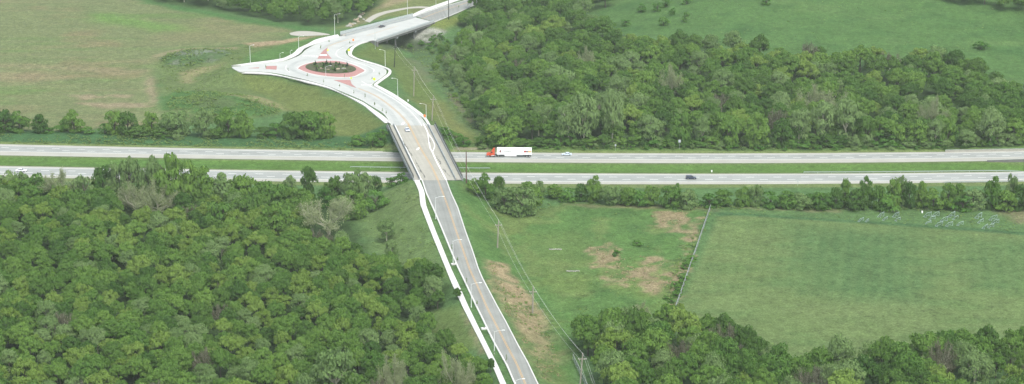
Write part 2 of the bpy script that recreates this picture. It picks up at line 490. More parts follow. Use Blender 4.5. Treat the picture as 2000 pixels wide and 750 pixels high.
# embankments
paint(zone([(455, 137), (520, 146), (600, 163), (680, 193), (752, 240), (750, 262), (650, 268), (560, 215), (470, 160)], 4, 2), (128, 145, 84))
paint(zone([(470, 124), (560, 112), (600, 84), (655, 70), (650, 66), (560, 84), (490, 105)], 3, 2), (106, 148, 82))
paint(zone([(690, 106), (720, 82), (748, 80), (790, 110), (850, 180), (950, 270), (940, 280), (850, 280), (846, 246), (765, 135)], 4, 2), (120, 142, 80))
paint(zone([(800, 190), (870, 200), (940, 262), (900, 275)], 9, 4) * .7, (144, 150, 92))
paint(zone([(760, 80), (800, 100), (830, 140), (880, 200), (900, 240), (960, 285), (940, 240), (900, 190), (870, 130), (840, 90)], 5, 4), (106, 138, 90))
paint(zone([(790, 112), (830, 130), (850, 160), (830, 160)], 5, 5) * .6, (140, 142, 112))
paint(zone([(868, 178), (885, 195), (905, 225), (920, 240), (925, 236), (905, 212), (885, 185)], 2, 2) * .8, (140, 128, 108))
# creek hollow and riprap at the far bridge
paint(zone([(735, 82), (790, 66), (830, 62), (845, 85), (800, 102), (750, 96)], 4, 2), (95, 112, 84))
rr_ = zone([(800, 64), (840, 52), (866, 60), (862, 78), (838, 84), (812, 78)], 2, 4, 6); paint(rr_, (186, 190, 178)); paint(rr_ * sstep(.0, .3, fbm(X, Y, 4, 2)), (140, 148, 128))
paint(zone([(640, -5), (760, -8), (850, -2), (870, 0), (820, 26), (720, 40), (680, 55), (640, 60), (700, 30)], 5, 4), (140, 154, 98))
paint(zone([(690, 30), (760, 0), (800, 0), (735, 18), (710, 45), (680, 54)], 4, 4) * .8, (188, 172, 140))
paint(zone([(830, 50), (880, 33), (906, 22), (908, 40), (870, 60)], 3, 2), (136, 152, 84))
# highway verges and median
d = Y - (yat(FB, X) + yat(NT, X)) / 2
ys_ = lambda E: yat(E, X)
paint(sstep(-.5, 1.5, Y - ys_(NT)) * sstep(-.5, 1.5, ys_(FB) - Y), (112, 152, 76))
medn = sstep(-.5, 1.5, Y - ys_(NT)) * sstep(-.5, 1.5, ys_(FB) - Y); paint(medn * sstep(.0, .4, fbm(X * .25, Y, 8, 3)) * .6, (98, 140, 70))
paint(sstep(-.5, 1.5, Y - ys_(NT)) * sstep(-.5, 1.5, ys_(FB) - Y) * (sstep(3.5, 1, Y - ys_(NT)) + sstep(3, 1, ys_(FB) - Y)) * .7, (140, 148, 104))
vf = sstep(-.5, .5, Y - ys_(FT)) * sstep(26, 22, Y - ys_(FT) + n1 * 3)
paint(vf * sstep(-20, -40, X), (84, 128, 80)); paint(vf * sstep(-40, -20, X) * sstep(16, 10, Y - ys_(FT)), (118, 152, 84))
paint(sstep(-.5, .5, Y - ys_(FT)) * sstep(5.5, 3.5, Y - ys_(FT) + n1), (142, 164, 102))
paint(sstep(-.5, .5, ys_(NB) - Y) * sstep(6.5, 4.5, ys_(NB) - Y + n1), (136, 156, 98))
paint(zone([(890, 288), (955, 287), (955, 293), (890, 293)], 1.5, 1) * .9, (176, 168, 142))
# near left slope, wood floor
paint(zone([(-200, 372), (330, 384), (600, 392), (690, 420), (735, 515), (860, 545), (893, 580), (830, 640), (905, 690), (985, 800), (985, 1000), (-300, 1000)], 4, 7), (78, 106, 62))
paint(zone([(700, 430), (730, 385), (800, 352), (815, 362), (880, 548), (850, 545), (740, 510)], 5, 3), (122, 151, 92))
paint(zone([(780, 365), (812, 358), (835, 420), (800, 430)], 8, 5) * .5, (132, 148, 98))
paint(zone([(838, 608), (900, 598), (940, 680), (895, 688), (840, 660)], 3, 2), (120, 146, 84))
paint(zone([(901, 606), (906, 604), (934, 660), (950, 690), (938, 690), (916, 640)], 1.5, 1) * .8, (168, 156, 128))
# right of the near road
mdw = zone([(885, 356), (920, 365), (1000, 420), (1120, 395), (1380, 412), (1316, 625), (1260, 640), (1130, 690), (1110, 800), (1056, 750), (960, 560), (908, 440)], 3, 1.5)
paint(mdw, (106, 146, 80)); paint(mdw * sstep(.0, .5, n1), (124, 153, 84)); paint(mdw * sstep(.15, .6, n2), (90, 136, 76)); paint(mdw * sstep(.05, .4, fbm(X + 40, Y, 9, 3)) * .6, (92, 132, 74)); paint(mdw * sstep(.1, .45, fbm(X - 70, Y, 11, 3)) * .5, (138, 154, 94))
paint(zone([(1020, 470), (1120, 450), (1170, 520), (1100, 590), (1040, 540)], 12, 8) * .5, (128, 150, 88))
straw = zone([(950, 508), (990, 516), (1016, 555), (1046, 595), (1068, 640), (1050, 668), (1016, 652), (984, 605), (960, 560)], 1.5, 2.5, 5)
paint(straw, (192, 176, 138)); paint(straw * sstep(.2, .45, fbm(X * .8, Y, 4.5, 2)) * .7, (112, 136, 88))
paint(zone([(1000, 600), (1062, 610), (1075, 660), (1090, 690), (1070, 720), (1075, 760), (1100, 830), (1080, 830), (1060, 750), (1040, 705), (1020, 665)], 4, 5, 6) * sstep(-.5, .05, fbm(X, Y, 5, 3)) * .95, (172, 166, 124))
paint(zone([(948, 505), (956, 512), (1000, 600), (1050, 700), (1090, 780), (1070, 780), (1020, 690), (960, 570)], 3, 3) * .55, (132, 150, 98))
for q in ([(1265, 418), (1300, 410), (1345, 412), (1340, 432), (1320, 448), (1290, 440)], [(1150, 480), (1185, 475), (1200, 505), (1215, 525), (1170, 520)], [(1250, 498), (1300, 505), (1290, 520), (1255, 512)],
          [(1180, 540), (1230, 545), (1225, 560), (1190, 555)], [(1350, 440), (1372, 420), (1368, 455), (1345, 480)], [(1325, 505), (1345, 480), (1340, 530), (1320, 560), (1318, 600), (1305, 600), (1308, 560)], [(1220, 530), (1260, 525), (1300, 545), (1290, 590), (1250, 560)]):
    paint(zone(q, 1.2, 8, 8) * sstep(-.6, -.05, fbm(X, Y, 6, 3)) * .9, (180, 164, 130))
paint(zone([(1100, 398), (1300, 402), (1390, 404), (1395, 412), (1300, 408), (1150, 404)], 2.5, 4, 8) * .55, (166, 156, 122))
# sports field
sf = zone([(1404, 419), (1440, 418), (1700, 434), (2150, 468), (2150, 720), (1600, 700), (1330, 690), (1318, 624)], 1.5, .5)
paint(sf, (126, 151, 94)); paint(sf * sstep(.0, .4, fbm(X * .3, Y, 6, 3)) * .5, (104, 138, 82))
paint(sf * zone([(1545, 445), (1780, 448), (1815, 560), (1790, 590), (1640, 585), (1545, 560)], 14, 8) * .7, (88, 130, 80))
paint(sf * zone([(1850, 460), (2100, 470), (2100, 560), (1900, 570)], 10, 5) * .5, (88, 132, 80))
paint(sf * zone([(1520, 590), (1660, 588), (1800, 594), (1800, 640), (1600, 640)], 8, 6) * .45, (130, 150, 98))
paint(sf * sstep(.2, .7, fbm(X, Y * .5, 30)) * .35, (122, 154, 94))
a0, a1 = G(1390, 420), G(1320, 622)
ax = (a1 - a0)[:2] / np.linalg.norm((a1 - a0)[:2])
acr = X * ax[1] - Y * ax[0]
paint(sf * (.5 + .5 * np.sin(acr * 2 * math.pi / 5.2)) * .16, (142, 170, 104))
paint(zone([(1392, 408), (1404, 416), (1440, 416), (1700, 431), (2150, 465), (2150, 472), (1700, 437), (1440, 421), (1404, 422)], 1, .5) * .85, (80, 122, 80))
paint(zone([(1395, 404), (1700, 408), (2100, 402), (2100, 462), (1800, 438), (1600, 426), (1450, 416)], 2, 1.5) * .8, (110, 146, 90))
paint(zone([(1950, 412), (2100, 408), (2100, 440), (1985, 436)], 4, 5, 7) * .6, (168, 154, 122))
paint(zone([(1440, 405), (1640, 408), (1640, 414), (1480, 412)], 2, 4, 7) * .5, (166, 156, 122))
paint(zone([(1602, 720), (1638, 720), (1636, 744), (1604, 744)], 1, 2), (225, 224, 214))
# pasture
pst = zone([(1160, 60), (1150, -60), (2300, -60), (2300, 175), (1950, 160), (1650, 118), (1400, 95)], 6, 4)
paint(pst, (98, 138, 76)); paint(pst * sstep(.05, .6, n1), (88, 130, 72)); paint(pst * sstep(.05, .4, fbm(X * .5, Y, 7, 3)) * .5, (80, 122, 68)); paint(pst * sstep(.2, .6, n3) * .6, (118, 152, 88))
# woods floor on the hill and top left
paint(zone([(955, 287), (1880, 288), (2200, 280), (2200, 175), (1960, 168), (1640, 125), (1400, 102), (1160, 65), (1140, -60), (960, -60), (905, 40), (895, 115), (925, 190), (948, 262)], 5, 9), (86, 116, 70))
paint(zone([(270, -60), (300, 4), (470, 30), (640, 54), (700, 46), (745, 8), (760, -60)], 5, 3), (86, 116, 70))

nv = X.size
me = bpy.data.meshes.new('ground')
r_, c_ = X.shape
idx = np.arange(nv).reshape(r_, c_)
quads = np.stack([idx[:-1, :-1], idx[:-1, 1:], idx[1:, 1:], idx[1:, :-1]], -1).reshape(-1, 4)
def fill_mesh(me, V, Q, smooth_=False):
    V = np.ascontiguousarray(V, np.float32); Q = np.ascontiguousarray(Q, np.int32)
    me.vertices.add(len(V)); me.vertices.foreach_set('co', V.ravel())
    me.loops.add(Q.size); me.loops.foreach_set('vertex_index', Q.ravel())
    me.polygons.add(len(Q)); me.polygons.foreach_set('loop_start', np.arange(0, Q.size, Q.shape[1], dtype=np.int32))
    if smooth_: me.polygons.foreach_set('use_smooth', np.ones(len(Q), bool))
    me.update(calc_edges=True); me.validate()
fill_mesh(me, np.stack([X, Y, Z], -1).reshape(-1, 3), quads, True)
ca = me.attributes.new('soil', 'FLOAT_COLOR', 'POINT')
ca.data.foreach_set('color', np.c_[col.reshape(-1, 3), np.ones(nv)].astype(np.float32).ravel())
gm, t, b = newmat('meadow_ground')
at = t.nodes.new('ShaderNodeAttribute'); at.attribute_name = 'soil'
geo = t.nodes.new('ShaderNodeNewGeometry')
prev = at.outputs['Color']
for sc, amt, dist in ((.09, .18, 1.0), (.42, .36, .6), (1.5, .5, 0.0)):
    nn = t.nodes.new('ShaderNodeTexNoise'); nn.inputs['Scale'].default_value = sc; nn.inputs['Detail'].default_value = 5; nn.inputs['Roughness'].default_value = .7; nn.inputs['Distortion'].default_value = dist
    t.links.new(geo.outputs['Position'], nn.inputs['Vector'])
    mr = t.nodes.new('ShaderNodeMapRange'); mr.inputs['From Min'].default_value = .28; mr.inputs['From Max'].default_value = .72
    mr.inputs['To Min'].default_value = 1 - amt; mr.inputs['To Max'].default_value = 1 + amt
    t.links.new(nn.outputs['Fac'], mr.inputs['Value'])
    mu = t.nodes.new('ShaderNodeVectorMath'); mu.operation = 'SCALE'
    t.links.new(prev, mu.inputs[0]); t.links.new(mr.outputs[0], mu.inputs['Scale']); prev = mu.outputs[0]
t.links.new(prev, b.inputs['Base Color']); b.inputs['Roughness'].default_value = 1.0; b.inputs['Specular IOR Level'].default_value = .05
bp = t.nodes.new('ShaderNodeBump'); bp.inputs['Strength'].default_value = .5; bp.inputs['Distance'].default_value = .5
t.links.new(nn.outputs['Fac'], bp.inputs['Height']); t.links.new(bp.outputs[0], b.inputs['Normal'])
me.materials.append(gm)
tag(addobj('ground', me), kind='structure')

# ------------------------------------------------------------------ highway
def mixE(A, B, v): return A + (B - A) * v
def lift(P, z):
    Q = P.copy(); Q[:, 2] += z; return Q
for nm, T, Bt, lanes in (('highway_far_carriageway', FT, FB, (.13, .66)), ('highway_near_carriageway', NT, NB, (.12, .78))):
    mb = MB(); band(mb, T, Bt, .25); struct(mb, nm, M['shoulder'])
    mb = MB(); band(mb, lift(mixE(T, Bt, lanes[0]), .004), lift(mixE(T, Bt, lanes[1]), .004), 0); struct(mb, 'highway_lanes', M['hwy'])
    mb = MB()
    for v in (lanes[0] + .012, lanes[1] - .012):
        line(mb, resample(mixE(T, Bt, v), 200), .22, .008)
    struct(mb, 'edge_line', M['paintw'])
    mb = MB()
    for k in (1, 2):
        v = lanes[0] + (lanes[1] - lanes[0]) * k / 3
        L = resample(mixE(T, Bt, v), 800)
        s = np.r_[0, np.cumsum(np.linalg.norm(np.diff(L, axis=0), axis=1))]
        q = 4.0 * k
        while q < s[-1] - 4:
            seg = np.stack([np.interp([q, q + 3.6], s, L[:, i]) for i in range(3)], 1)
            line(mb, seg, .26, .008); q += 12.2
    struct(mb, 'lane_dashes', M['paintw'])

# ------------------------------------------------------------------ road, roundabout
roadL = [(824.5, 351.5), (832, 375), (850, 415), (864.7, 450), (879, 485), (895.5, 524), (910, 554), (930, 597), (943, 623), (954.5, 647), (968, 674), (990, 713), (1006, 750), (1031, 800), (1085, 900)]
roadR = [(871.5, 351.5), (880, 375), (894, 405), (908.5, 450), (923, 490), (934.3, 525), (942.5, 544), (972, 600), (986, 625), (1012, 675), (1030, 707), (1050.5, 750), (1076, 800), (1130, 900)]
roadY = [(855.5, 351.5), (864.5, 375), (879, 415), (890.5, 450), (904, 487), (917, 525), (935, 564), (951, 600), (972, 640), (990, 675), (1010, 712), (1026, 750), (1052, 800), (1106, 900)]
def byrow(pts, rows):
    a = np.array(pts, float); return [(float(np.interp(r, a[:, 1], a[:, 0])), float(r)) for r in rows]
rows = np.r_[np.arange(351.5, 545, 9), np.arange(545, 905, 9)]
mb = MB(); band(mb, np.array([R(*p, -.02) for p in byrow(roadL, rows)]), np.array([R(*p, -.02) for p in byrow(roadR, rows)]), .4)
struct(mb, 'asphalt_road', M['asphalt'])
mb = MB()
for pts, wd in ((roadL, .55), (roadR, .4)):
    ribbon(mb, smooth([R(*p) for p in byrow(pts, rows)], 1), wd, -.3, .14)
struct(mb, 'road_kerb', M['kerb'])
mb = MB()
yl = np.array([R(*p) for p in byrow(roadY, rows)])
line(mb, offs(yl, -.2), .2, .006); line(mb, offs(yl, .2), .2, .006)
struct(mb, 'centre_line', M['painty'])
# near sidewalk
swL = [(808.5, 351), (818.5, 373), (821, 399), (840.5, 450), (871, 525), (880, 548), (904.3, 600), (942.5, 675), (966, 723), (977, 750), (1003, 803), (1056, 903)]
swR = [(819, 351), (829, 373), (832, 400), (850.7, 450), (881.5, 525), (898, 560), (915.7, 600), (952.7, 675), (970, 708), (989, 750), (1016, 803), (1070, 903)]
mb = MB(); rr = np.arange(351, 904, 8)
band(mb, np.array([R(*p, .10) for p in byrow(swL, rr)]), np.array([R(*p, .10) for p in byrow(swR, rr)]), .4)
struct(mb, 'sidewalk', M['walk'])

# concrete carriageway through the roundabout
east = [(834, 246.5), (829, 240), (820, 228), (805, 212), (780, 195.5), (751, 180), (727, 167.5), (728, 163), (750, 147), (753.5, 139.5), (750, 134.5), (742, 130), (720, 124.3), (700, 119), (685, 113), (678, 108.5), (674, 102), (676, 97), (685, 90), (700, 84.5), (735, 76.5)]
west = [(765, 246.5), (763, 240), (750, 222), (724, 205.5), (705, 194.5), (670, 179.5), (639, 167.3), (600, 156.2), (570, 149), (540, 143), (510, 139.9), (480, 139.6), (466, 139.3), (453, 131), (471, 129), (510, 125), (555, 120), (575, 113.5), (588, 107.5), (593, 103), (602, 95.3), (631, 81.3), (662, 72.5), (675, 69)]
eE, eW = smooth([R(*p, -.02) for p in east], 5), smooth([R(*p, -.02) for p in west], 5)
mb = MB(); slab(mb, list(eE) + list(eW[::-1]), .5); struct(mb, 'concrete_roadway', M['concrete'])
mb = MB()
i_w = 12 * 5
ribbon(mb, offs(eE, .15), .35, -.3, .14); ribbon(mb, offs(eW[:i_w], -.15), .35, -.3, .14); ribbon(mb, offs(eW[i_w + 10:], -.15), .35, -.3, .14)
struct(mb, 'roundabout_kerb', M['kerb'])
def walk(A, B, name='sidewalk'):
    mb = MB(); band(mb, RP(A, .10), RP(B, .10), .45, n=80); struct(mb, name, M['walk'])
# west side of the southern leg, round to the west leg
walk([(752, 240), (720, 213.5), (710, 205.5), (675, 186), (640, 171.3), (600, 161), (580, 155.3), (550, 148.4), (520, 144.2), (472, 142)],
     [(762, 240), (751, 228), (720, 206.5), (705, 197.5), (670, 182.5), (640, 168.8), (600, 158), (580, 153.8), (540, 145), (510, 141), (480, 140.7)])
walk([(842, 245.5), (830, 227), (810, 211), (780, 190), (764, 180), (740, 167.3), (736.5, 165), (745, 158), (760, 147), (764.5, 140), (760, 134), (740, 126), (720, 120), (700, 114), (689, 108), (687, 104), (688, 100), (693, 92), (705, 85), (720, 80.6)],
     [(835.5, 245.5), (829, 233), (814, 220), (790, 203.5), (757, 182), (733, 168.5), (730, 165), (735, 160.5), (755, 145.6), (759, 139.5), (756, 134.5), (735, 126.5), (718, 122.2), (700, 116.5), (683, 109.5), (679.5, 104), (681, 97.5), (690, 89.5), (702, 84.5), (716, 81)])
walk([(471, 128), (510, 123.5), (550, 118.8), (570, 112), (581, 106.5), (588, 101.5), (598, 92), (632, 80.5), (663, 71.5)],
     [(452, 127.8), (485, 123), (545, 115), (565, 108), (575, 102), (583, 94), (600, 86), (620, 76), (660, 67)])
# central apron, island, splitters
apron = [(580, 134), (586, 129), (600, 124), (620, 119.8), (645, 118.3), (668, 120), (690, 126), (706, 133), (713.5, 138.5), (703, 144.5), (690, 150), (665, 151.2), (630, 148.4), (600, 142.3)]
ap = smooth([R(*p) for p in apron + [apron[0]]], 6)[:-1]
mb = MB(); slab(mb, lift(ap, .05), .3); struct(mb, 'truck_apron_pavement', M['red'])
mb = MB(); ribbon(mb, np.vstack([ap, ap[:1]]), .9, -.2, .09); struct(mb, 'apron_kerb', M['kerb'])
isl = [(646 + 49.5 * math.cos(a), 132.2 + 10.4 * math.sin(a) + 2.4 * math.cos(a)) for a in np.linspace(0, 2 * math.pi, 40, endpoint=False)]
mb = MB(); slab(mb, [R(*p, .22) for p in isl], .4); struct(mb, 'planting_bed_ground', M['soilbed'])
mb = MB()
for sp_ in ([(620, 114.5), (624, 107), (631, 99), (640, 92), (638, 103), (648, 114.5)], [(652, 156), (684, 156), (687, 164), (696, 171.5), (688, 169), (672, 163)], [(519, 129), (541, 128.5), (540, 135.7), (519, 134.5)], [(485, 133), (506, 131.3), (506, 133.2)]):
    slab(mb, [R(*p, .06) for p in sp_], .25)
struct(mb, 'splitter_pavement', M['red'])
mb = MB()
for k in range(6): # crosswalk bars and yield marks
    slab(mb, [R(*p, .012) for p in ((706 + 4 * k, 164.8), (707.3 + 4 * k, 164.8), (707.7 + 4 * k, 166.8), (706.4 + 4 * k, 166.8))], 0)
slab(mb, [R(*p, .066) for p in ((625, 106.4), (638, 106.4), (639, 108.8), (624, 108.8))], 0)
for k in range(10):
    slab(mb, [R(*p, .012) for p in ((592 + 3.2 * k, 107.8 + .1 * k), (592.9 + 3.2 * k, 107.8 + .1 * k), (592.1 + 3.2 * k, 109.6 + .1 * k), (591.2 + 3.2 * k, 109.6 + .1 * k))], 0)
ln = RP([(655, 104), (658, 109), (667, 113.5), (690, 121), (715, 128), (729, 135), (730, 140)], .0)
line(mb, ln, .25, .012); line(mb, RP([(671, 92), (660, 98), (657, 102), (658, 108)]), .22, .012)
line(mb, RP([(560, 128), (558, 134), (566, 141)]), .25, .012)
line(mb, RP([(706, 158), (715, 164), (740, 177), (775, 197), (800, 216), (818, 236), (824, 246)]), .2, .012)
struct(mb, 'white_road_markings', M['paintw'])
mb = MB()
yc_ = RP([(801, 250), (796, 240), (780, 222), (755, 201), (730, 185), (700, 172.5)])
line(mb, offs(yc_, -.35), .3, .010); line(mb, offs(yc_, .35), .3, .010)
yc2 = RP([(640, 91), (660, 83), (690, 74.5), (716, 67)])
line(mb, offs(yc2, -.35), .3, .010); line(mb, offs(yc2, .35), .3, .010)
struct(mb, 'yellow_centre_line', M['painty'])

mb = MB()
cw = [(R(647 + 78 * math.cos(a), 133.5 + 19.5 * math.sin(a) + 3 * math.cos(a))) for a in np.linspace(-.5, 5.2, 60)]
line(mb, np.array(cw), 2.6, .004)
line(mb, RP([(676, 166), (705, 181), (735, 197), (762, 219), (778, 244)]), 2.4, .004)
line(mb, RP([(722, 171), (752, 186), (783, 209), (808, 235), (814, 245)]), 2.4, .004)
line(mb, RP([(625, 97), (650, 84), (680, 74)]), 2.2, .004); line(mb, RP([(664, 96), (676, 87), (705, 78)]), 2.2, .004)
struct(mb, 'worn_lane_surface', M['wornlane'])
# far road
fL = [(811, 31.5), (856, 16), (882, 8.3), (909, .5), (975, -20), (1060, -48)]
fR = [(847.5, 43), (875, 32.3), (905, 19.3), (935, 6.5), (985, -12), (1062, -36)]
mb = MB(); A, B = RP(fL, -.02), RP(fR, -.02); band(mb, A, B, .5, n=60); struct(mb, 'asphalt_road_far', M['asphalt'])
mb = MB(); ribbon(mb, A, .5, -.3, .14); ribbon(mb, B, .4, -.3, .14); struct(mb, 'far_road_kerb', M['kerb'])
mb = MB(); yy = RP([(825, 36), (850, 25.5), (880, 15.5), (920, 2.5), (985, -19), (1061, -44)])
line(mb, offs(yy, -.3), .25, .01); line(mb, offs(yy, .3), .25, .01); struct(mb, 'yellow_centre_line', M['painty'])
mb = MB(); band(mb, RP([(798, 32), (820, 21), (844, 12), (877, .5), (940, -20), (1050, -56)], .1), RP([(808, 32.5), (822, 25.5), (845, 17.5), (878, 6.3), (893, .8), (950, -18), (1052, -51)], .1), .5, n=60)
struct(mb, 'sidewalk', M['walk'])
# gravel track and gravel pad draped on the ground
def drape(name, A, B, m, n=50, dz=.05):
    A, B = resample(smooth(A), n), resample(smooth(B), n)
    mb = MB(); P = [[G(*(A[i] + (B[i] - A[i]) * k / 3)) + np.array([0, 0, dz]) for k in range(4)] for i in range(n)]
    vs = [p for row in P for p in row]
    mb.add(vs, [(4 * i + k, 4 * i + k + 1, 4 * i + k + 5, 4 * i + k + 4) for i in range(n - 1) for k in range(3)])
    return struct(mb, name, m)
drape('gravel_path', [(712, 41), (728, 30), (750, 22.5), (780, 17), (800, 14), (820, 12.5), (838, 13.5)], [(722, 44), (736, 34.5), (754, 27), (781, 20.5), (800, 17), (820, 16), (836, 17)], M['gravel'])
drape('gravel_pad', [(565, 65), (580, 61.5), (600, 61), (620, 63), (642, 66.5)], [(568, 68.5), (580, 70), (600, 70.3), (620, 69.5), (645, 68.5)], M['gravel'], 30, .08)

# ------------------------------------------------------------------ bridges
def lerp(a, b, t): return a + (b - a) * t
def bridge(name, label, cl, spec):
    "cl: four deck corners near-left, near-right, far-left, far-right (world)"
    nL, nR, fL_, fR_ = cl
    base = (nL + nR + fL_ + fR_) / 4; base[2] = 0
    root = thing(name, label, 'bridge', base)
    N = 12
    def P(u, v, dz=0.0):
        p = lerp(lerp(nL, nR, u), lerp(fL_, fR_, u), v) - base; p = p.copy(); p[2] += dz; return p
    def ln(u, v0=0., v1=1., dz=0., n=N): return np.array([P(u, v, dz) for v in np.linspace(v0, v1, n)])
    mb = MB(); band(mb, ln(0.0), ln(1.0), .35); mb.build('deck', spec['deckmat'], root)
    for u0, u1 in spec['walks']:
        mb = MB(); band(mb, ln(u0, dz=.18), ln(u1, dz=.18), .15); mb.build('walkway', M['deck'] if spec['greywalk'] else M['walk'], root)
    for u in spec['barriers']:
        mb = MB(); ribbon(mb, ln(u, 0.0, 1.0), .55, .0, .95, topw=.25)
        bo = mb.build('barrier', M['barrier'], root)
        mb = MB(); ribbon(mb, ln(u, 0, 1), .12, 1.2, 1.32)
        for v in np.linspace(.02, .98, 22): mb.box(P(u, v, 1.1), (.1, .1, .3))
        mb.build('rail', M['galv'], bo)
    for u, fm, hgt in spec['fences']:
        mb = MB(); ribbon(mb, ln(u, spec.get('fv0', 0.), 1.0), .55, -.4, .75); po = mb.build('parapet', M['barrier'], root)
        mb = MB(); ribbon(mb, ln(u, spec.get('fv0', 0.), 1.0), .03, .8, hgt); fo = mb.build('safety_fence', fm, po)
        mb = MB(); ribbon(mb, ln(u), .07, hgt, hgt + .07)
        for v in np.linspace(0.01, .99, 28): mb.box(P(u, v, (hgt + .7) / 2), (.07, .07, hgt - .7))
        mb.build('fence_frame', spec['framemat'], po)
    for k in range(5):
        mb = MB(); ribbon(mb, ln(.03 + .94 * k / 4, .01, .99), .5, -1.75, -.36); mb.build('girder', M['teal'] if k in (0, 4) and spec['teal'] else M['greycon'], root)
    for v in spec['piers']:
        mb = MB()
        a, c = P(.03, v), P(.97, v); ang = math.atan2(c[1] - a[1], c[0] - a[0]); Lc = np.linalg.norm(c - a)
        mid = (a + c) / 2
        mb.box((mid[0], mid[1], mid[2] - 2.3), (Lc, 1.3, 1.05), ang); pr = mb.build('pier', M['barrier'], root, bevel=.05)
        for k in range(4):
            q = P(.1 + .8 * k / 3, v); zg = onground(q[0] + base[0], q[1] + base[1]) - 1.0
            mb = MB(); mb.tube([(q[0], q[1], zg), (q[0], q[1], q[2] - 2.7)], .5, 12); mb.build('column', M['greycon'], pr)
    for v, dv in ((0.0, -.012), (1.0, .012)):
        mb = MB(); a, c = P(-.01, v), P(1.01, v); ang = math.atan2(c[1] - a[1], c[0] - a[0]); mid = (a + c) / 2
        mb.box((mid[0], mid[1], mid[2] - 3.9), (np.linalg.norm(c - a), 1.0, 7.0), ang); ab = mb.build('abutment', M['greycon'], root)
    return root, P, ln, base

b1 = [R(807, 352), R(905, 352), R(756, 245), R(850.5, 245)]
root1, P1, ln1, base1 = bridge('highway_overpass', 'long beige concrete overpass with dark mesh fences crossing both highway carriageways', b1,
    dict(deckmat=M['deck'], walks=[(.03, .115), (.87, .965)], greywalk=True, barriers=[.135, .845], fences=[(.012, M['fencedark'], 2.3), (.985, M['fencedark'], 2.3)], framemat=M['darksteel'], teal=True, piers=[.2, .5, .8]))
mb = MB(); line(mb, ln1(.165), .45, .012); mb.build('edge_line', M['paintw'], root1)
mb = MB()
def P1px(px, py): return W(px, py, 7.012) - base1
def l1(pts, w): line(mb, smooth([P1px(*p) for p in pts], 8), w, .0)
l1([(827, 241.5), (835, 258), (837, 270), (840, 288), (844, 296), (852, 314), (861, 331), (871.5, 351.5)], .5)
l1([(836, 261), (843, 270), (848, 280), (848.5, 287), (845, 296)], .35)
for x0, y0 in ((816.5, 290.5), (787, 241.5)):
    s = 1.0
    mb.add([P1px(x0 - 4.2, y0 + 2.2), P1px(x0 - 1, y0 - 1.6), P1px(x0 + 3.2, y0 - 2.6), P1px(x0 + 2, y0), P1px(x0 - 1.2, y0 + 2.4)], [(0, 4, 3, 2, 1)])
mb.build('lane_arrow', M['paintw'], root1)
mb = MB(); yl1 = ln1(.487); mid = smooth([P1px(*p) for p in ((798, 242), (805, 256), (822, 290), (838, 316), (847, 333), (855.7, 351.8))], 8)
line(mb, offs(mid, -.22), .25, .0); line(mb, offs(mid, .22), .25, .0); mb.build('centre_line', M['painty'], root1)
for (x0, y0, x1, y1) in ((784, 271, 806, 305), (838, 269, 840, 278), (852, 305, 862, 322), (866, 330, 878, 344), (811, 312, 830, 348)):
    pts = smooth([P1px(lerp(x0, x1, t_) + random.uniform(-1.2, 1.2), lerp(y0, y1, t_)) for t_ in np.linspace(0, 1, 9)], 3)
    wd = np.array([random.uniform(.05, .8) for _ in pts]); A_, B_ = pts.copy(), pts.copy()
    A_[:, 0] -= wd / 2; B_[:, 0] += wd / 2
    mb = MB(); vs = [p for ab in zip(A_, B_) for p in ab]
    mb.add(vs, [(2 * i, 2 * i + 1, 2 * i + 3, 2 * i + 2) for i in range(len(pts) - 1)]); mb.build('tar_stain', M['stain'], root1)
# wing walls beside the overpass
for v0, v1, u in ((1.0, 1.12, -.01), ):
    mb = MB(); ribbon(mb, np.array([P1(-.01, .94, 0), P1(-.01, 1.01, 0)]), .5, -6.8, -.2); mb.build('wing_wall', M['greycon'], root1)

b2 = [R(664, 68.5), R(737, 80.5), R(806, 32.5), R(848, 43.2)]
root2, P2, ln2, base2 = bridge('creek_bridge', 'grey concrete road bridge over the creek hollow beyond the roundabout', b2,
    dict(deckmat=M['concrete'], walks=[(.02, .14)], greywalk=True, barriers=[.16], fences=[(.01, M['fencepale'], 2.1), (.985, M['fencepale'], 1.3)], framemat=M['galv'], teal=False, piers=[.36, .68]))
mb = MB(); m2 = np.array([W(*p, 7.6) - base2 for p in ((716, 68), (760, 55), (826, 36.5))])
m2[:, 2] = [P2(.5, v)[2] + .012 for v in (.15, .5, .97)]
line(mb, offs(m2, -.3), .25, 0); line(mb, offs(m2, .3), .25, 0); mb.build('centre_line', M['painty'], root2)

# highway bridge at the right end: parapets on the far carriageway
def parapet(label, pts, h0, h1, m, wd=.4, name='bridge_parapet'):
    P = smooth([W(x, y, 0) for x, y in pts], 6); b0 = P.mean(0)
    r = thing(name, label, 'parapet', b0)
    mb = MB(); ribbon(mb, P - b0, wd, h0, h1); mb.build('wall', m, r)
    mb = MB(); ribbon(mb, P - b0, .15, h1 + .15, h1 + .25)
    for p in P[::3]: mb.box(p - b0 + np.array([0, 0, h1 + .1]), (.1, .1, .25))
    mb.build('rail', M['galv'], r)
parapet('long grey concrete parapet along the north edge of far carriageway', [(1846, 296.8), (1920, 295.6), (2000, 294.2), (2200, 290)], -1.0, .85, M['deck'])
parapet('short grey bridge parapet on the median side of far carriageway', [(1928, 315.2), (1965, 314.3), (2000, 313), (2150, 309)], -2.2, .5, M['greycon'])

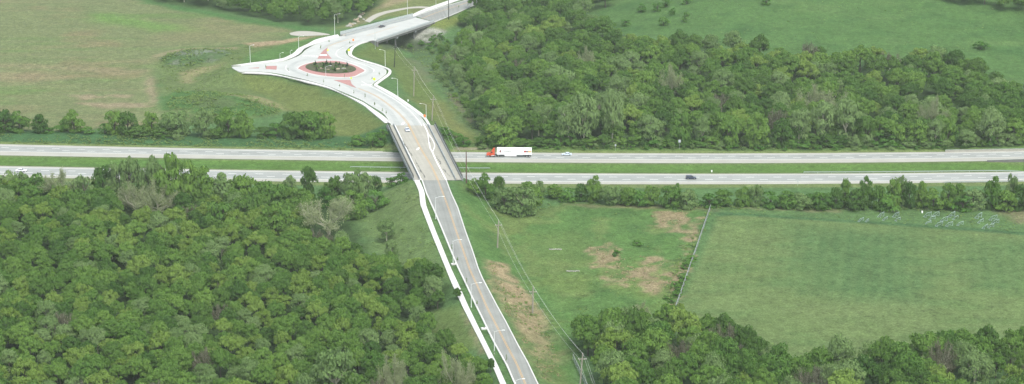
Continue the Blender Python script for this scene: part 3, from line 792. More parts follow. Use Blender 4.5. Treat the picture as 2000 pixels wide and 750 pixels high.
def guardrail(label, pts, gap=2.0):
    P = smooth([W(x, y, 0) for x, y in pts], 6); P = resample(P, max(3, int(np.linalg.norm(P[-1] - P[0]) / gap)))
    P[:, 2] = Hg(P[:, 0], P[:, 1]); b0 = P.mean(0)
    r = thing('guardrail', label, 'guardrail', b0)
    mb = MB(); ribbon(mb, P - b0, .1, .42, .78); mb.build('rail', M['galv'], r)
    for p in P[::2]:
        mb = MB(); mb.box(p - b0 + np.array([0, 0.12, .3]), (.15, .12, .8)); mb.build('post', M['galv'], r)
guardrail('low steel guardrail in the median grass west of the overpass pier', [(684, 324.5), (740, 325.3), (792, 326)])
guardrail('short steel guardrail in the median grass east of the overpass', [(894, 326.5), (925, 327), (957, 327)])
guardrail('long steel guardrail along the median edge of the near carriageway', [(1570, 337.5), (1700, 337), (1850, 335.6), (2000, 333.8), (2120, 332)], 3.0)
guardrail('steel guardrail along the southern shoulder of the near carriageway', [(1845, 357.6), (1930, 356.4), (2000, 355), (2120, 352)], 3.0)

# ------------------------------------------------------------------ street furniture
def scale_at(P):
    return FPX / float(project(P)[2])

ORD = 'first second third fourth fifth sixth seventh eighth ninth tenth eleventh twelfth thirteenth fourteenth fifteenth sixteenth seventeenth eighteenth nineteenth twentieth'.split()
ORD += ['twenty-' + o for o in ORD[:9]] + ['thirtieth'] + ['thirty-' + o for o in ORD[:9]] + ['fortieth'] + ['forty-' + o for o in ORD[:9]]

def lamp(bx, by, ty, hx_, label, on_road=True, thin=False, grey=False):
    p = R(bx, by) if on_road else G(bx, by)
    if on_road: p[2] = max(onground(p[0], p[1]), p[2] - .3)
    s = scale_at(p); h = (by - ty) / (s * .965); arm = (hx_ - bx) / s
    r = thing('street_lamp', label, 'street lamp', p, 0, 'street lamps along the two-lane road' if h > 6 else 'short path lamps')
    m = M['galv'] if grey else M['lamp']
    k = 1.0 if h > 6 else .7
    mb = MB(); mb.tube([(0, 0, 0), (0, 0, .5), (0, 0, .52), (0, 0, h)], [.18 * k, .18 * k, .125 * k, .08 * k], 8); mb.build('pole', m, r)
    mb = MB(); mb.tube([(0, 0, h - .25), (arm * .25, 0, h + .15), (arm * .6, 0, h + .42), (arm, 0, h + .5)], [.06, .055, .05, .045], 6); mb.build('arm', m, r)
    mb = MB(); sg = 1 if arm > 0 else -1
    mb.add([(arm - .35 * sg, -.16, h + .43), (arm + .55 * sg, -.2, h + .45), (arm + .55 * sg, .2, h + .45), (arm - .35 * sg, .16, h + .43), (arm - .3 * sg, -.1, h + .6), (arm + .4 * sg, -.12, h + .62), (arm + .4 * sg, .12, h + .62), (arm - .3 * sg, .1, h + .6)],
           [(0, 1, 2, 3), (7, 6, 5, 4), (0, 4, 5, 1), (1, 5, 6, 2), (2, 6, 7, 3), (3, 7, 4, 0)])
    lh = mb.build('lamp_head', m, r)
    mb = MB(); mb.box((arm + .1 * sg, 0, h + .42), (.5, .24, .04)); mb.build('lens', M['lampglass'], lh)
for a in [
    (489, 121.5, 89, 496, 'tall street lamp near the dead end of the west leg, arm to the right'),
    (583.5, 93.8, 71, 593, 'street lamp on the outer edge of the sidewalk northwest of the roundabout'),
    (654, 68.5, 28.5, 664, 'tall street lamp at the near left corner of the creek bridge'),
    (752.5, 128, 98, 743, 'street lamp on the grass bank east of roundabout island, arm to the left'),
    (636.5, 150.5, 129.5, 646, 'street lamp standing on the red apron in front of the planted island'),
    (777, 187.5, 154, 767, 'street lamp by the east sidewalk, midway between roundabout and overpass'),
    (832.5, 231.5, 203.5, 822, 'street lamp at the far right corner of the overpass beside an orange sign'),
    (851, 427, 384.5, 866, 'street lamp nearest the overpass in the row along the asphalt road'),
    (885, 512, 468.5, 900, 'street lamp beside the upper white storm inlet on the asphalt road'),
    (920.5, 599, 552.5, 938, 'street lamp where the wood touches the sidewalk, between the two storm inlets'),
    (965.5, 692.5, 645, 983, 'street lamp just below the lower storm inlet on the asphalt road'),
    (1007.5, 790, 739, 1022, 'nearest street lamp, its arm reaching in over the bottom of the asphalt road'),
    (796, 30.5, -12, 788, 'tall street lamp at the far left corner of the creek bridge'),
]: lamp(*a)
lamp(733, 95.5, 49.5, 746, 'grey street lamp on the grass bank at the near right end of creek bridge', False, grey=True)
lamp(547, 114.8, 103.5, 552.5, 'short curved lamp on the sidewalk edge north of the west leg')
lamp(567, 107.5, 99, 569.5, 'very short lamp on the sidewalk bend northwest of the roundabout')
lamp(851.5, 10, -2, 845, 'short lamp beside the white sidewalk beyond the creek bridge')

POLES = []
def pole(bx, by, ty, label, m='wood', arm=True, r0=.28, skew=0.0):
    p = G(bx, by); s = scale_at(p); h = (by - ty) / (s * .962)
    r = thing('utility_pole', label, 'utility pole', p, 0, 'wooden utility poles')
    mb = MB(); mb.tube([(0, 0, -.3), (skew * .5, 0, h / 2), (skew, 0, h)], [r0, r0 * .85, r0 * .65], 8); mb.build('pole', M[m], r)
    if arm:
        mb = MB(); mb.box((skew * .8, .12, h - 2.0), (2.7, .2, .26)); ca_ = mb.build('crossarm', M[m], r)
        for x in (-1.2, 1.2):
            mb = MB(); mb.tube([(x + skew * .8, .12, h - 1.92), (x + skew * .8, .12, h - 1.7)], .05, 6); mb.build('insulator', M['white'], ca_)
    POLES.append((p, h, skew)); return p, h
pole(770, 131, 87, 'dark wooden utility pole on the bank beside the creek bridge', 'darkwood', skew=.9)
pole(808, 188, 131, 'grey wooden utility pole between roundabout bank and the willow scrub', skew=.6)
pole(843.5, 235, 187, 'pale utility pole behind the far right corner of the overpass', skew=.9)
pole(971.5, 484, 430, 'grey utility pole in the meadow right of the asphalt road', skew=.5)
pole(1040, 612, 559, 'faint utility pole in the meadow beside the bare straw slope', skew=.2)
pole(1132.5, 757, 688, 'nearest utility pole, pale, beside the chain-link fence and big trees', skew=.8)
npl = len(POLES)
pole(911, 357, 296, 'reddish brown pole without crossarm at the near right end of overpass', 'brownwood', False)
pole(876.5, 38, -14, 'dark pole without crossarm beside the road beyond the creek bridge', 'darkwood', False)
pole(902, 118, 81, 'grey bare pole in front of small tree at the wood edge', 'wood', False)

def wire(a, b, label):
    a, b = np.array(a), np.array(b); mid = (a + b) / 2; sag = np.linalg.norm(a - b) * .018
    r = thing('overhead_wire', label, 'wire', mid, 0, 'overhead wires between the utility poles')
    pts = [a + (b - a) * t - mid - np.array([0, 0, 4 * sag * t * (1 - t)]) for t in np.linspace(0, 1, 13)]
    mb = MB(); mb.tube(pts, .022, 4, cap=False); o = mb.build('wire', M['wire'], r)
chain = POLES[:npl] + [(np.array([W(1190, 905, -1)[0], W(1190, 905, -1)[1], -1.0]), 12.0, 0.0)]
for (p, h, k), (q, g, l) in zip(chain[:-1], chain[1:]):
    for x, dz in ((-1.2, -1.7), (1.2, -1.7), (0, .0)):
        wire((p[0] + k + x, p[1] + .12, p[2] + h + dz), (q[0] + l + x, q[1] + .12, q[2] + g + dz), 'thin pale overhead wire strung between the utility poles over the meadow')

def sign(bx, by, h, m, wdt, label, shape='diamond', road=True, post='galv', cat='road sign'):
    p = R(bx, by) if road else G(bx, by)
    r = thing('road_sign', label, cat, p)
    mb = MB(); mb.tube([(0, .06, -.2), (0, .06, h)], .05, 6); mb.build('post', M[post], r)
    mb = MB()
    if shape == 'diamond':
        c = wdt / 1.4
        vs = [(0, y, h - c + z) if False else (x, y, h - c * .9 + z) for y in (-.02, .02) for x, z in ((-c, 0), (0, -c), (c, 0), (0, c))]
        mb.add(vs, [(0, 1, 2, 3), (7, 6, 5, 4), (0, 4, 5, 1), (1, 5, 6, 2), (2, 6, 7, 3), (3, 7, 4, 0)])
    else: mb.box((0, 0, h - wdt * .6), (wdt, .05, wdt * 1.2))
    mb.build('panel', m, r, bevel=.01)
sign(681.8, 104.5, 2.8, M['lime'], 1.3, 'lime yellow diamond sign on the sidewalk bend northeast of the roundabout')
sign(640.5, 104, 2.4, M['lime'], .9, 'pale yellow sign at the north splitter island')
sign(686, 159, 2.4, M['lime'], .9, 'yellow sign on the red splitter island south of the roundabout')
sign(731, 161.5, 2.8, M['lime'], 1.3, 'lime yellow diamond sign by the crosswalk southeast of the roundabout')
sign(690, 83, 2.2, M['orange'], 1.1, 'orange diamond work sign at the near end of the creek bridge')
sign(829.5, 231, 2.0, M['orange'], 1.2, 'orange diamond work sign at the far right end of the overpass')
sign(1327, 291, 4.5, M['signback'], 1.1, 'tall grey back of a sign by the far carriageway below the wood', 'rect', False)
sign(1202, 294, 3.0, M['signback'], .7, 'small grey marker sign by the far carriageway near the white car', 'rect', False)
sign(1558, 363, 2.6, M['signback'], .6, 'thin grey sign on the grass beside the near carriageway', 'rect', False)
sign(1979, 660, 2.6, M['white'], 1.0, 'small white sign on a post at the lower edge of playing field', 'rect', False)

def pedestal(px, py, label, road=True):
    p = G(px, py); r = thing('utility_pedestal', label, 'utility box', p)
    mb = MB(); mb.box((0, 0, .4), (.55, .55, .8), .3, taper=.9); mb.build('cabinet', M['white'], r, bevel=.05)
    mb = MB(); mb.box((0, 0, .84), (.62, .62, .08), .3); mb.build('lid', M['white'], r, bevel=.03)
pedestal(797, 198, 'small white utility box on the grass beside the east sidewalk')
pedestal(1390, 336, 'small white box standing in the median grass near dark car')
pedestal(1801, 416, 'small white box in the rough grass behind the stored goals')

for px, py, lab in ((887, 516, 'upper white concrete storm inlet on the verge of the asphalt road'), (946, 642, 'lower white concrete storm inlet jutting from the asphalt road kerb')):
    p = R(px, py, -.1); r = thing('storm_inlet', lab, 'drain inlet', p, .3)
    mb = MB(); mb.box((0, 0, .1), (2.2, 1.4, .5)); mb.build('slab', M['walk'], r, bevel=.04)
    mb = MB(); mb.box((0, 0, .365), (.6, .6, .03)); mb.build('manhole_cover', M['greycon'], r)

def fence(name, label, a, b, h, gap, m, n=None):
    A, B = G(*a), G(*b); L = np.linalg.norm((B - A)[:2]); n = int(L / gap) + 1
    P = np.array([A + (B - A) * t for t in np.linspace(0, 1, n)]); P[:, 2] = Hg(P[:, 0], P[:, 1]); b0 = P.mean(0)
    r = thing(name, label, 'fence', b0)
    mb = MB(); ribbon(mb, P - b0, .03, .05, h); mb.build('chain_link', m, r)
    mb = MB(); mb.tube([p - b0 + np.array([0, 0, h]) for p in P], .06, 5); mb.build('top_rail', M['fencemetal'], r)
    for p in P:
        mb = MB(); mb.tube([p - b0 - np.array([0, 0, .2]), p - b0 + np.array([0, 0, h])], .06, 6); mb.build('post', M['fencemetal'], r)
fence('chain_link_fence', 'long straight chain-link fence along the left side of the playing field', (1388, 407), (1311, 630), 1.8, 4.0, M['fencelink'])
fence('chain_link_fence', 'short teal grey chain-link fence beside the nearest utility pole', (1119, 703), (1160, 790), 2.2, 3.0, M['fencelink'])

# portable goals stored beyond the playing field
def goal(px, py, w, h, rz, i):
    p = G(px, py)
    r = thing('soccer_goal', f'{ORD[i]} white framed portable goal counted from the left beyond the playing field', 'soccer goal', p, rz, 'portable goals stored behind the playing field')
    dp = h * .8
    mb = MB(); mb.tube([(-w / 2, 0, 0), (-w / 2, 0, h), (w / 2, 0, h), (w / 2, 0, 0)], .075, 6); mb.build('goal_mouth', M['goal'], r)
    mb = MB(); mb.tube([(-w / 2, 0, h), (-w / 2, dp, 0.06), (w / 2, dp, .06), (w / 2, 0, h)], .055, 6)
    for s in (-1, 1): mb.tube([(s * w / 2, 0, .06), (s * w / 2, dp, .06)], .055, 6)
    mb.build('ground_frame', M['goal'], r)
    mb = MB(); mb.add([(-w / 2, 0.02, h), (w / 2, 0.02, h), (w / 2, dp, .06), (-w / 2, dp, .06), (-w / 2, 0, .06), (w / 2, 0, .06)], [(0, 1, 2, 3), (0, 3, 4), (1, 5, 2)]); mb.build('net', M['net'], r)
gl = [(1683, 432, 3, 1.3), (1695, 433, 1.6, 1.2), (1723, 424, 2.8, 2), (1730, 430, 2.6, 1.3), (1752, 424, 3, 2), (1755, 431, 2.8, 1.3), (1814, 424, 3.2, 2), (1822, 429, 3, 1.4), (1830, 423, 2.6, 2), (1814, 437, 3.4, 1), (1836, 442, 3, 1.8), (1846, 433, 2.8, 2),
      (1856, 442, 3, 1.8), (1861, 424, 3, 2.2), (1868, 428, 3, 1.4), (1877, 440, 3, 1.5), (1914, 426, 3, 2.2), (1917, 435, 3, 1.5), (1926, 446, 2.8, 1.6), (1937, 445, 2.8, 1.6), (1942, 430, 3.4, 2), (1946, 437, 3.2, 1.8)]
for i, (px, py, w, h) in enumerate(sorted(gl)): goal(px, py, w, h, .75 + random.uniform(-.15, .15), i)

# rocks
def rockmesh(seed, n=1):
    import bmesh
    r_ = random.Random(seed); bm = bmesh.new(); bmesh.ops.create_icosphere(bm, subdivisions=2, radius=1)
    for v in bm.verts:
        k = .75 + .35 * r_.random(); v.co = Vector((v.co.x * k, v.co.y * k * .8, max(-.35, v.co.z * k * .7)))
    me = bpy.data.meshes.new('rock'); bm.to_mesh(me); bm.free(); return me
for i, (px, py, s) in enumerate([(681, 51, 1.7), (684, 47, 1.2), (688, 49, 1.5), (692, 46, 1.1), (695, 40, 1.6), (699, 37, 1.3), (703, 34, 1.8), (706, 29, 1.5), (709, 27, 1.2), (710, 38, 1.0), (686, 53, .9), (700, 43, 1.1)]):
    me = rockmesh(i); me.materials.append(M['rock'] if i % 3 else M['greyrock'])
    p = G(px, py); o = addobj('boulder', me, None, p, random.uniform(0, 3)); o.scale = (s * 1.3, s, s)
    tag(o, 'tan boulder in the rubble bank left of the creek bridge', 'boulder', 'tan boulders in the rubble bank')
for px, py, lab in ((1084.5, 487.5, 'upper of two pale low rock rows lying in the meadow'), (1119, 530, 'lower of two pale low rock rows lying in the meadow')):
    p = G(px, py); r = thing('rock_row', lab, 'rocks', p)
    for k in range(7):
        me = rockmesh(40 + k); me.materials.append(M['greyrock']); o = addobj('rock', me, r, ((k - 3) * .72, random.uniform(-.2, .2), .1), random.uniform(0, 3)); o.scale = (.5, .45, .4)
p = G(998, 409); me = rockmesh(77); me.materials.append(M['darksteel']); o = addobj('tyre_heap', me, None, p); o.scale = (.9, .8, 1.2)
o.name = 'dark_boulder'; tag(o, 'single small black rounded lump in the open meadow grass', 'boulder')

# ------------------------------------------------------------------ vehicles
def wheel(mbp, parent, x, y, r, w, dual=False):
    mb = MB(); s = 1 if y > 0 else -1
    mb.tube([(x, y - w / 2, r), (x, y + w / 2, r)], r, 18); wo = mb.build('wheel', M['tyre'], parent, bevel=.03)
    mb = MB(); mb.tube([(x, y + s * (w / 2 + .001), r), (x, y + s * (w / 2 + .03), r)], r * .6, 14); mb.build('rim', M['rim'], wo)

def car(name, label, cat, P, head, m, suv=False):
    "x forward"
    r = thing(name, label, cat, P, head)
    L, Wd, Hh = (4.7, 1.85, 1.75) if suv else (4.75, 1.8, 1.42)
    b = MB(); z0 = .28
    hood = .98 if suv else .86
    prof = [(-L / 2, z0 + .12), (-L / 2 + .05, hood + (.0 if suv else .02)), (-L / 2 + .3, hood + .06), (L / 2 - 1.15, hood + .03), (L / 2 - .12, hood - .16), (L / 2, z0 + .3), (L / 2 - .05, z0), (-L / 2 + .1, z0)]
    b.prism(prof, -Wd / 2, Wd / 2); b.build('body', m, r, bevel=.09)
    xr0, xr1 = (-L / 2 + .12, L / 2 - 1.25) if suv else (-L / 2 + .75, L / 2 - 1.35)
    tr0, tr1 = (-L / 2 + .35, L / 2 - 2.1) if suv else (-L / 2 + 1.45, L / 2 - 2.15)
    g = MB(); wb, wt = Wd / 2 - .06, Wd / 2 - .26
    vs = [(xr0, -wb, hood), (xr1, -wb, hood), (xr1, wb, hood), (xr0, wb, hood), (tr0, -wt, Hh - .08), (tr1, -wt, Hh - .08), (tr1, wt, Hh - .08), (tr0, wt, Hh - .08)]
    g.add(vs, [(3, 2, 1, 0), (4, 5, 6, 7), (0, 1, 5, 4), (1, 2, 6, 5), (2, 3, 7, 6), (3, 0, 4, 7)]); g.build('windows', M['glass'], r)
    rf = MB(); rf.add([(tr0 - .06, -wt - .03, Hh - .1), (tr1 + .06, -wt - .03, Hh - .1), (tr1 + .06, wt + .03, Hh - .1), (tr0 - .06, wt + .03, Hh - .1), (tr0 + .1, -wt + .1, Hh), (tr1 - .1, -wt + .1, Hh), (tr1 - .1, wt - .1, Hh), (tr0 + .1, wt - .1, Hh)],
        [(3, 2, 1, 0), (4, 5, 6, 7), (0, 1, 5, 4), (1, 2, 6, 5), (2, 3, 7, 6), (3, 0, 4, 7)])
    for sx, tx in ((xr0, tr0), (xr1, tr1), ((xr0 + xr1) / 2 - .1, (tr0 + tr1) / 2 - .1)):
        for s in (-1, 1): rf.tube([(sx, s * (wb + .01), hood), (tx, s * (wt + .02), Hh - .09)], .055, 5)
    rf.build('roof', m, r)
    for s in (-1, 1):
        q = MB(); q.box((L / 2 - .12, s * (Wd / 2 - .32), z0 + .36), (.22, .42, .17)); q.build('headlight', M['lampglass'], r)
        q = MB(); q.box((-L / 2 + .06, s * (Wd / 2 - .25), hood - .14), (.14, .34, .18)); q.build('tail_light', M['taillight'], r)
        q = MB(); q.box((xr1 - .25, s * (Wd / 2 + .06), hood + .08), (.14, .2, .13)); q.build('mirror', m, r)
        for x in (L / 2 - .92, -L / 2 + .98): wheel(None, r, x, s * (Wd / 2 - .1), .34 if not suv else .38, .23)
    q = MB(); q.box((L / 2 - .03, 0, z0 + .12), (.12, Wd * .8, .16)); q.build('bumper', M['chassis'], r)
    return r

def hdir(E, px): # heading along a highway edge
    x = W(px, 310, 0)[0]; return math.atan2(yat(E, x + 5) - yat(E, x - 5), 10)
def on_hw(px, py): return W(px, py, .005)
car('sedan', 'pale bluish white sedan following the semi truck on the far carriageway', 'car', on_hw(1107, 303), math.pi + hdir(FB, 1107), M['carpale'])
car('suv', 'dark navy suv alone on the near carriageway', 'car', on_hw(1349.5, 349.5), hdir(NB, 1350), M['carnavy'], True)
car('sedan', 'white car half hidden behind the leftmost roadside trees', 'car', on_hw(42, 335), hdir(NB, 40), M['carwhite'])
car('sedan', 'pale car mostly hidden by tall trees on the near carriageway', 'car', on_hw(204, 337), hdir(NB, 200), M['carwhite'])
a, c_ = R(795, 254.5), R(788, 240); car('sedan', 'silver blue car driving on the overpass deck', 'car', R(795.5, 255.5, .01), math.atan2(*(R(812, 290) - R(789, 244))[1::-1]), M['carsilver'])
pa, pb = R(716, 62), R(790, 41)
car('sedan', 'dark grey car crossing the creek bridge', 'car', W(746.5, 53, P2(.35, .55)[2] + .01), math.atan2(pb[1] - pa[1], pb[0] - pa[0]), M['cargrey'])

# semi truck (x forward)
tr = thing('semi_truck', 'red semi truck pulling a long white box trailer with emblem and lettering', 'truck', on_hw(996.5, 305.6), math.pi + hdir(FB, 1000))
tb = MB(); tb.box((-1.9, 0, 2.62), (16.15, 2.58, 2.88)); trl = tb.build('trailer', M['white'], tr, bevel=.06)
def text(body, size, x, z, m, parent):
    cu = bpy.data.curves.new('lettering', 'FONT'); cu.body = body; cu.size = size; cu.extrude = .004; cu.align_x = 'CENTER'; cu.align_y = 'CENTER'
    o = bpy.data.objects.new('tmp', cu); C.objects.link(o)
    bpy.context.view_layer.update()
    me = bpy.data.meshes.new_from_object(o.evaluated_get(bpy.context.evaluated_depsgraph_get())); bpy.data.objects.remove(o)
    me.materials.clear(); me.materials.append(m)
    q = addobj('lettering', me, parent); q.location = (x, 1.298, z); q.rotation_euler = (math.pi / 2, 0, math.pi); return q
text('C.R.England', .92, 1.6, 2.75, M['inkgrey'], trl)
q = MB(); q.tube([(4.55, 1.292, 2.8), (4.55, 1.305, 2.8)], .42, 8); q.box((4.55, 1.3, 2.5), (.55, .015, .5)); q.box((4.55, 1.3, 3.28), (.3, .015, .3)); q.build('emblem', M['emblem'], trl)
for x, w, m in ((-6.9, 1.1, 'redband'), (-7.95, .95, 'greyband'), (-9.05, 1.2, 'orangeband')):
    q = MB(); q.box((x, 1.296, 2.75), (w, .012, .8)); q.build('graphic_panel', M[m], trl)
q = MB(); q.box((-1.9, 0, 1.1), (15.4, 1.1, .16)); q.box((1.0, 0, .75), (.14, 1.6, .55)); q.box((-.2, 1.15, .78), (5.6, .05, .75)); q.box((-.2, -1.15, .78), (5.6, .05, .75)); q.build('underframe', M['white'], tr)
q = MB(); q.box((-7.7, 0, .85), (3.8, 1.2, .3)); q.box((4.5, 0, .85), (8.6, .9, .3)); q.build('chassis', M['chassis'], tr)
for x in (-9.0, -7.75):
    for s in (-1, 1): wheel(None, tr, x, s * 1.02, .51, .5)
cab = MB()
cab.add([(7.15, y, z) for y, z in ((-1.2, .55), (1.2, .55), (1.2, 2.75), (-1.2, 2.75))] + [(9.1, -1.2, .55), (9.1, 1.2, .55), (9.1, 1.15, 1.95), (9.1, -1.15, 1.95)]
        + [(7.15, -1.1, 3.95), (7.15, 1.1, 3.95), (7.9, 1.0, 3.8), (7.9, -1.0, 3.8), (8.55, 1.0, 2.95), (8.55, -1.0, 2.95)],
        [(0, 3, 2, 1), (0, 1, 5, 4), (1, 2, 12, 6, 5), (0, 4, 7, 13, 3), (4, 5, 6, 7), (6, 12, 13, 7), (3, 8, 9, 2), (8, 11, 10, 9), (10, 11, 13, 12), (2, 9, 10, 12), (3, 13, 11, 8)])
cab.prism([(9.0, .55), (10.9, .55), (11.0, 1.25), (10.75, 1.62), (9.0, 1.95)], -1.02, 1.02)
for s in (-1, 1): cab.prism([(9.35, .6), (9.5, 1.15), (10.0, 1.35), (10.6, 1.2), (10.9, .7), (10.9, .55)], s * 1.0 - .18, s * 1.0 + .18)
co = cab.build('cab', M['truckred'], tr, bevel=.06)
q = MB(); q.add([(9.02, -1.0, 2.03), (9.02, 1.0, 2.03), (8.6, .93, 2.9), (8.6, -.93, 2.9)], [(0, 1, 2, 3)]); q.box((9.06, 0, 1.98), (.04, 1.9, .04)); q.build('windscreen', M['glass'], co)
for s in (-1, 1):
    q = MB(); q.box((8.5, s * 1.19, 2.25), (.75, .03, .6)); q.build('side_window', M['glass'], co)
    q = MB(); q.box((9.1, s * 1.42, 2.2), (.12, .18, .6)); q.build('mirror', M['chassis'], co)
    q = MB(); q.box((10.9, s * .75, 1.0), (.12, .35, .25)); q.build('headlight', M['lampglass'], co)
    q = MB(); q.tube([(6.95, s * .95, 1.1), (6.95, s * .95, 4.0)], .09, 8); q.build('exhaust_stack', M['rim'], co)
    q = MB(); q.tube([(7.3, s * 1.05, .62), (8.7, s * 1.05, .62)], .3, 10); q.build('fuel_tank', M['rim'], tr)
    wheel(None, tr, 10.05, s * 1.02, .5, .32)
    for x in (5.35, 6.65): wheel(None, tr, x, s * 1.0, .51, .5)
q = MB(); q.box((11.0, 0, .68), (.18, 2.3, .38)); q.box((10.98, 0, 1.15), (.06, 1.0, .6)); q.build('bumper', M['rim'], tr, bevel=.03)
tr.location.z = .012

# ------------------------------------------------------------------ vegetation
def quads_leaf(P, N, size, r_):
    n = len(P)
    a = r_.normal(size=(n, 3)); u = np.cross(N, a); u /= np.linalg.norm(u, axis=1)[:, None] + 1e-9; w = np.cross(N, u)
    s = size * r_.uniform(.7, 1.35, (n, 1)); k = r_.uniform(.55, 1.0, (n, 1))
    V = np.stack([P - u * s - w * s * k * .4, P + u * s * .25 - w * s * k, P + u * s + w * s * k * .3, P - u * s * .2 + w * s * k], 1).reshape(-1, 3)
    return V, np.arange(4 * n).reshape(n, 4)

def crown_arrays(seed, lobes, per, leaf, zlo=.3, shape='round', lob=(.26, .40)):
    "unit tree: height 1, crown radius 1 (x, y), z 0..1"
    r_ = np.random.default_rng(seed)
    V, Q, T = [], [], []; base = 0
    cs = []
    for i in range(lobes):
        for _ in range(40):
            a, u_ = r_.uniform(0, 2 * math.pi), r_.uniform(0, 1)
            el = math.asin(u_ ** .8) if i > lobes * (.5 if shape == 'bush' else .25) else r_.uniform(*((-1.3, .25) if shape == 'bush' else (-.5, .2)))      # dome of lobes over a lower ring
            k = r_.uniform(.62, 1.04)
            if shape == 'cone':
                zz = r_.uniform(0, 1); c = np.array([math.cos(a) * (1 - zz) * .6, math.sin(a) * (1 - zz) * .6, zlo + .1 + (.88 - zlo) * zz])
            else:
                hr_, zc = {'round': (.72, .5), 'tall': (.62, .45), 'flat': (.76, .52), 'bush': (.74, .36)}[shape]
                zc = max(zc, 0); top = .86 - zc; low = max(zc - zlo - .08, .05)
                sz_ = math.sin(el)
                c = np.array([math.cos(a) * math.cos(el) * hr_ * k, math.sin(a) * math.cos(el) * hr_ * k, zc + (top if sz_ > 0 else low * 1.6) * sz_ * k])
                zz = .5
            if all(np.linalg.norm((c - d) * [1, 1, 1.5]) > .2 for d in cs): break
        cs.append(c)
        R_ = r_.uniform(*lob) * (1.0 if shape != 'cone' else .8 * (1 - zz) + .25)
        D = r_.normal(size=(per, 3)); D[:, 2] = np.where(D[:, 2] < -.35 * np.abs(D[:, 2]).mean(), -D[:, 2] * .6, D[:, 2])
        D /= np.linalg.norm(D, axis=1)[:, None]
        rr = R_ * (r_.uniform(.62, 1.08, (per, 1)))
        zs_ = .42
        P = c + D * rr * [1, 1, zs_]
        N = D * [1, 1, 1.5] + r_.normal(size=D.shape) * .42 + np.array([0, 0, .35]); N /= np.linalg.norm(N, axis=1)[:, None]
        v, q_ = quads_leaf(P, N, leaf, r_)
        v[:, 2] = c[2] + (v[:, 2] - c[2])
        V.append(v); Q.append(q_ + base); base += len(v)
        T.append(np.clip(r_.normal(r_.uniform(.3, .7), .16, per), 0, 1))
    V = np.concatenate(V); V[:, 2] = np.clip(V[:, 2], .02, 1.03)
    return V, np.concatenate(Q), np.concatenate(T)

def crown_mesh(arr, m, name):
    V, Q, T = arr
    me = bpy.data.meshes.new(name); fill_mesh(me, V, Q)
    a = me.attributes.new('tint', 'FLOAT', 'FACE'); a.data.foreach_set('value', T.astype(np.float32)); me.materials.append(m)
    return me

def trunk_mesh(seed, m, limbs=4, top=.62, r0=.06, spread=.5):
    r_ = random.Random(seed); mb = MB()
    mb.tube([(0, 0, -.03), (r_.uniform(-.03, .03), 0, .25), (r_.uniform(-.06, .06), r_.uniform(-.06, .06), top)], [r0, r0 * .75, r0 * .4], 7)
    for k in range(limbs):
        a = 6.283 * k / limbs + r_.uniform(-.4, .4); z = r_.uniform(.24, .45); q = spread * r_.uniform(.7, 1.1)
        mb.tube([(0, 0, z), (math.cos(a) * q * .5, math.sin(a) * q * .5, z + .14), (math.cos(a) * q, math.sin(a) * q, z + .3)], [r0 * .5, r0 * .36, r0 * .15], 5)
    o = mb.build('trunk', m); me = o.data; bpy.data.objects.remove(o); return me

def bare_arrays(seed):
    "wide fan of pale limbs of an old sycamore, unit height and radius"
    r_ = random.Random(seed); mb = MB(); tips = []
    def limb(p, az, el, L, r, lev):
        pts = [p]; q = p; e = el; a = az
        for k in range(3):
            q = q + Vector((math.cos(a) * math.cos(e), math.sin(a) * math.cos(e), math.sin(e))) * (L / 3)
            e = min(1.45, e + r_.uniform(.0, .16)); a += r_.uniform(-.18, .18); pts.append(q)
        mb.tube(pts, [r, r * .85, r * .7, r * .5], 6 if lev < 2 else 4, cap=False)
        if lev >= 2: tips.extend(pts[1:])
        if lev == 3: return
        n = (4, 4, 3)[lev]
        for k in range(n):
            b_ = pts[1 + (k % 3)] if k < n - 1 else pts[-1]
            limb(b_, a + r_.uniform(-1.0, 1.0), max(.1, e + r_.uniform(-.6, .35)), L * r_.uniform(.5, .75), r * .5, lev + 1)
    mb.tube([(0, 0, -.02), (.01, 0, .12), (0, .01, .27)], [.04, .034, .028], 8, cap=False)
    for k in range(8):
        limb(Vector((0, 0, .18 + .09 * (k % 2))), 6.283 * k / 8 + r_.uniform(-.3, .3), r_.uniform(.12, .8) if k else 1.4, r_.uniform(.34, .46), .017, 0)
    V = np.array(mb.v); k = .98 / V[:, 2].max(); kx = .9 / np.percentile(np.hypot(V[:, 0], V[:, 1]), 88)
    mb.v = [(x * kx, y * kx, z * k) for x, y, z in mb.v]
    o = mb.build('trunk', M['palebark']); tm = o.data; bpy.data.objects.remove(o)
    rn = np.random.default_rng(seed)
    T = np.array([(t.x * kx, t.y * kx, t.z * k) for t in tips])
    T = T[rn.permutation(len(T))[:700]]
    P = np.repeat(T, 11, 0) + rn.normal(size=(len(T) * 11, 3)) * [.065, .065, .035]
    N = rn.normal(size=P.shape) + [0, 0, .8]; N /= np.linalg.norm(N, axis=1)[:, None]
    v, q = quads_leaf(P, N, .0165, rn)
    return tm, (v, q, rn.uniform(0, 1, len(q)))

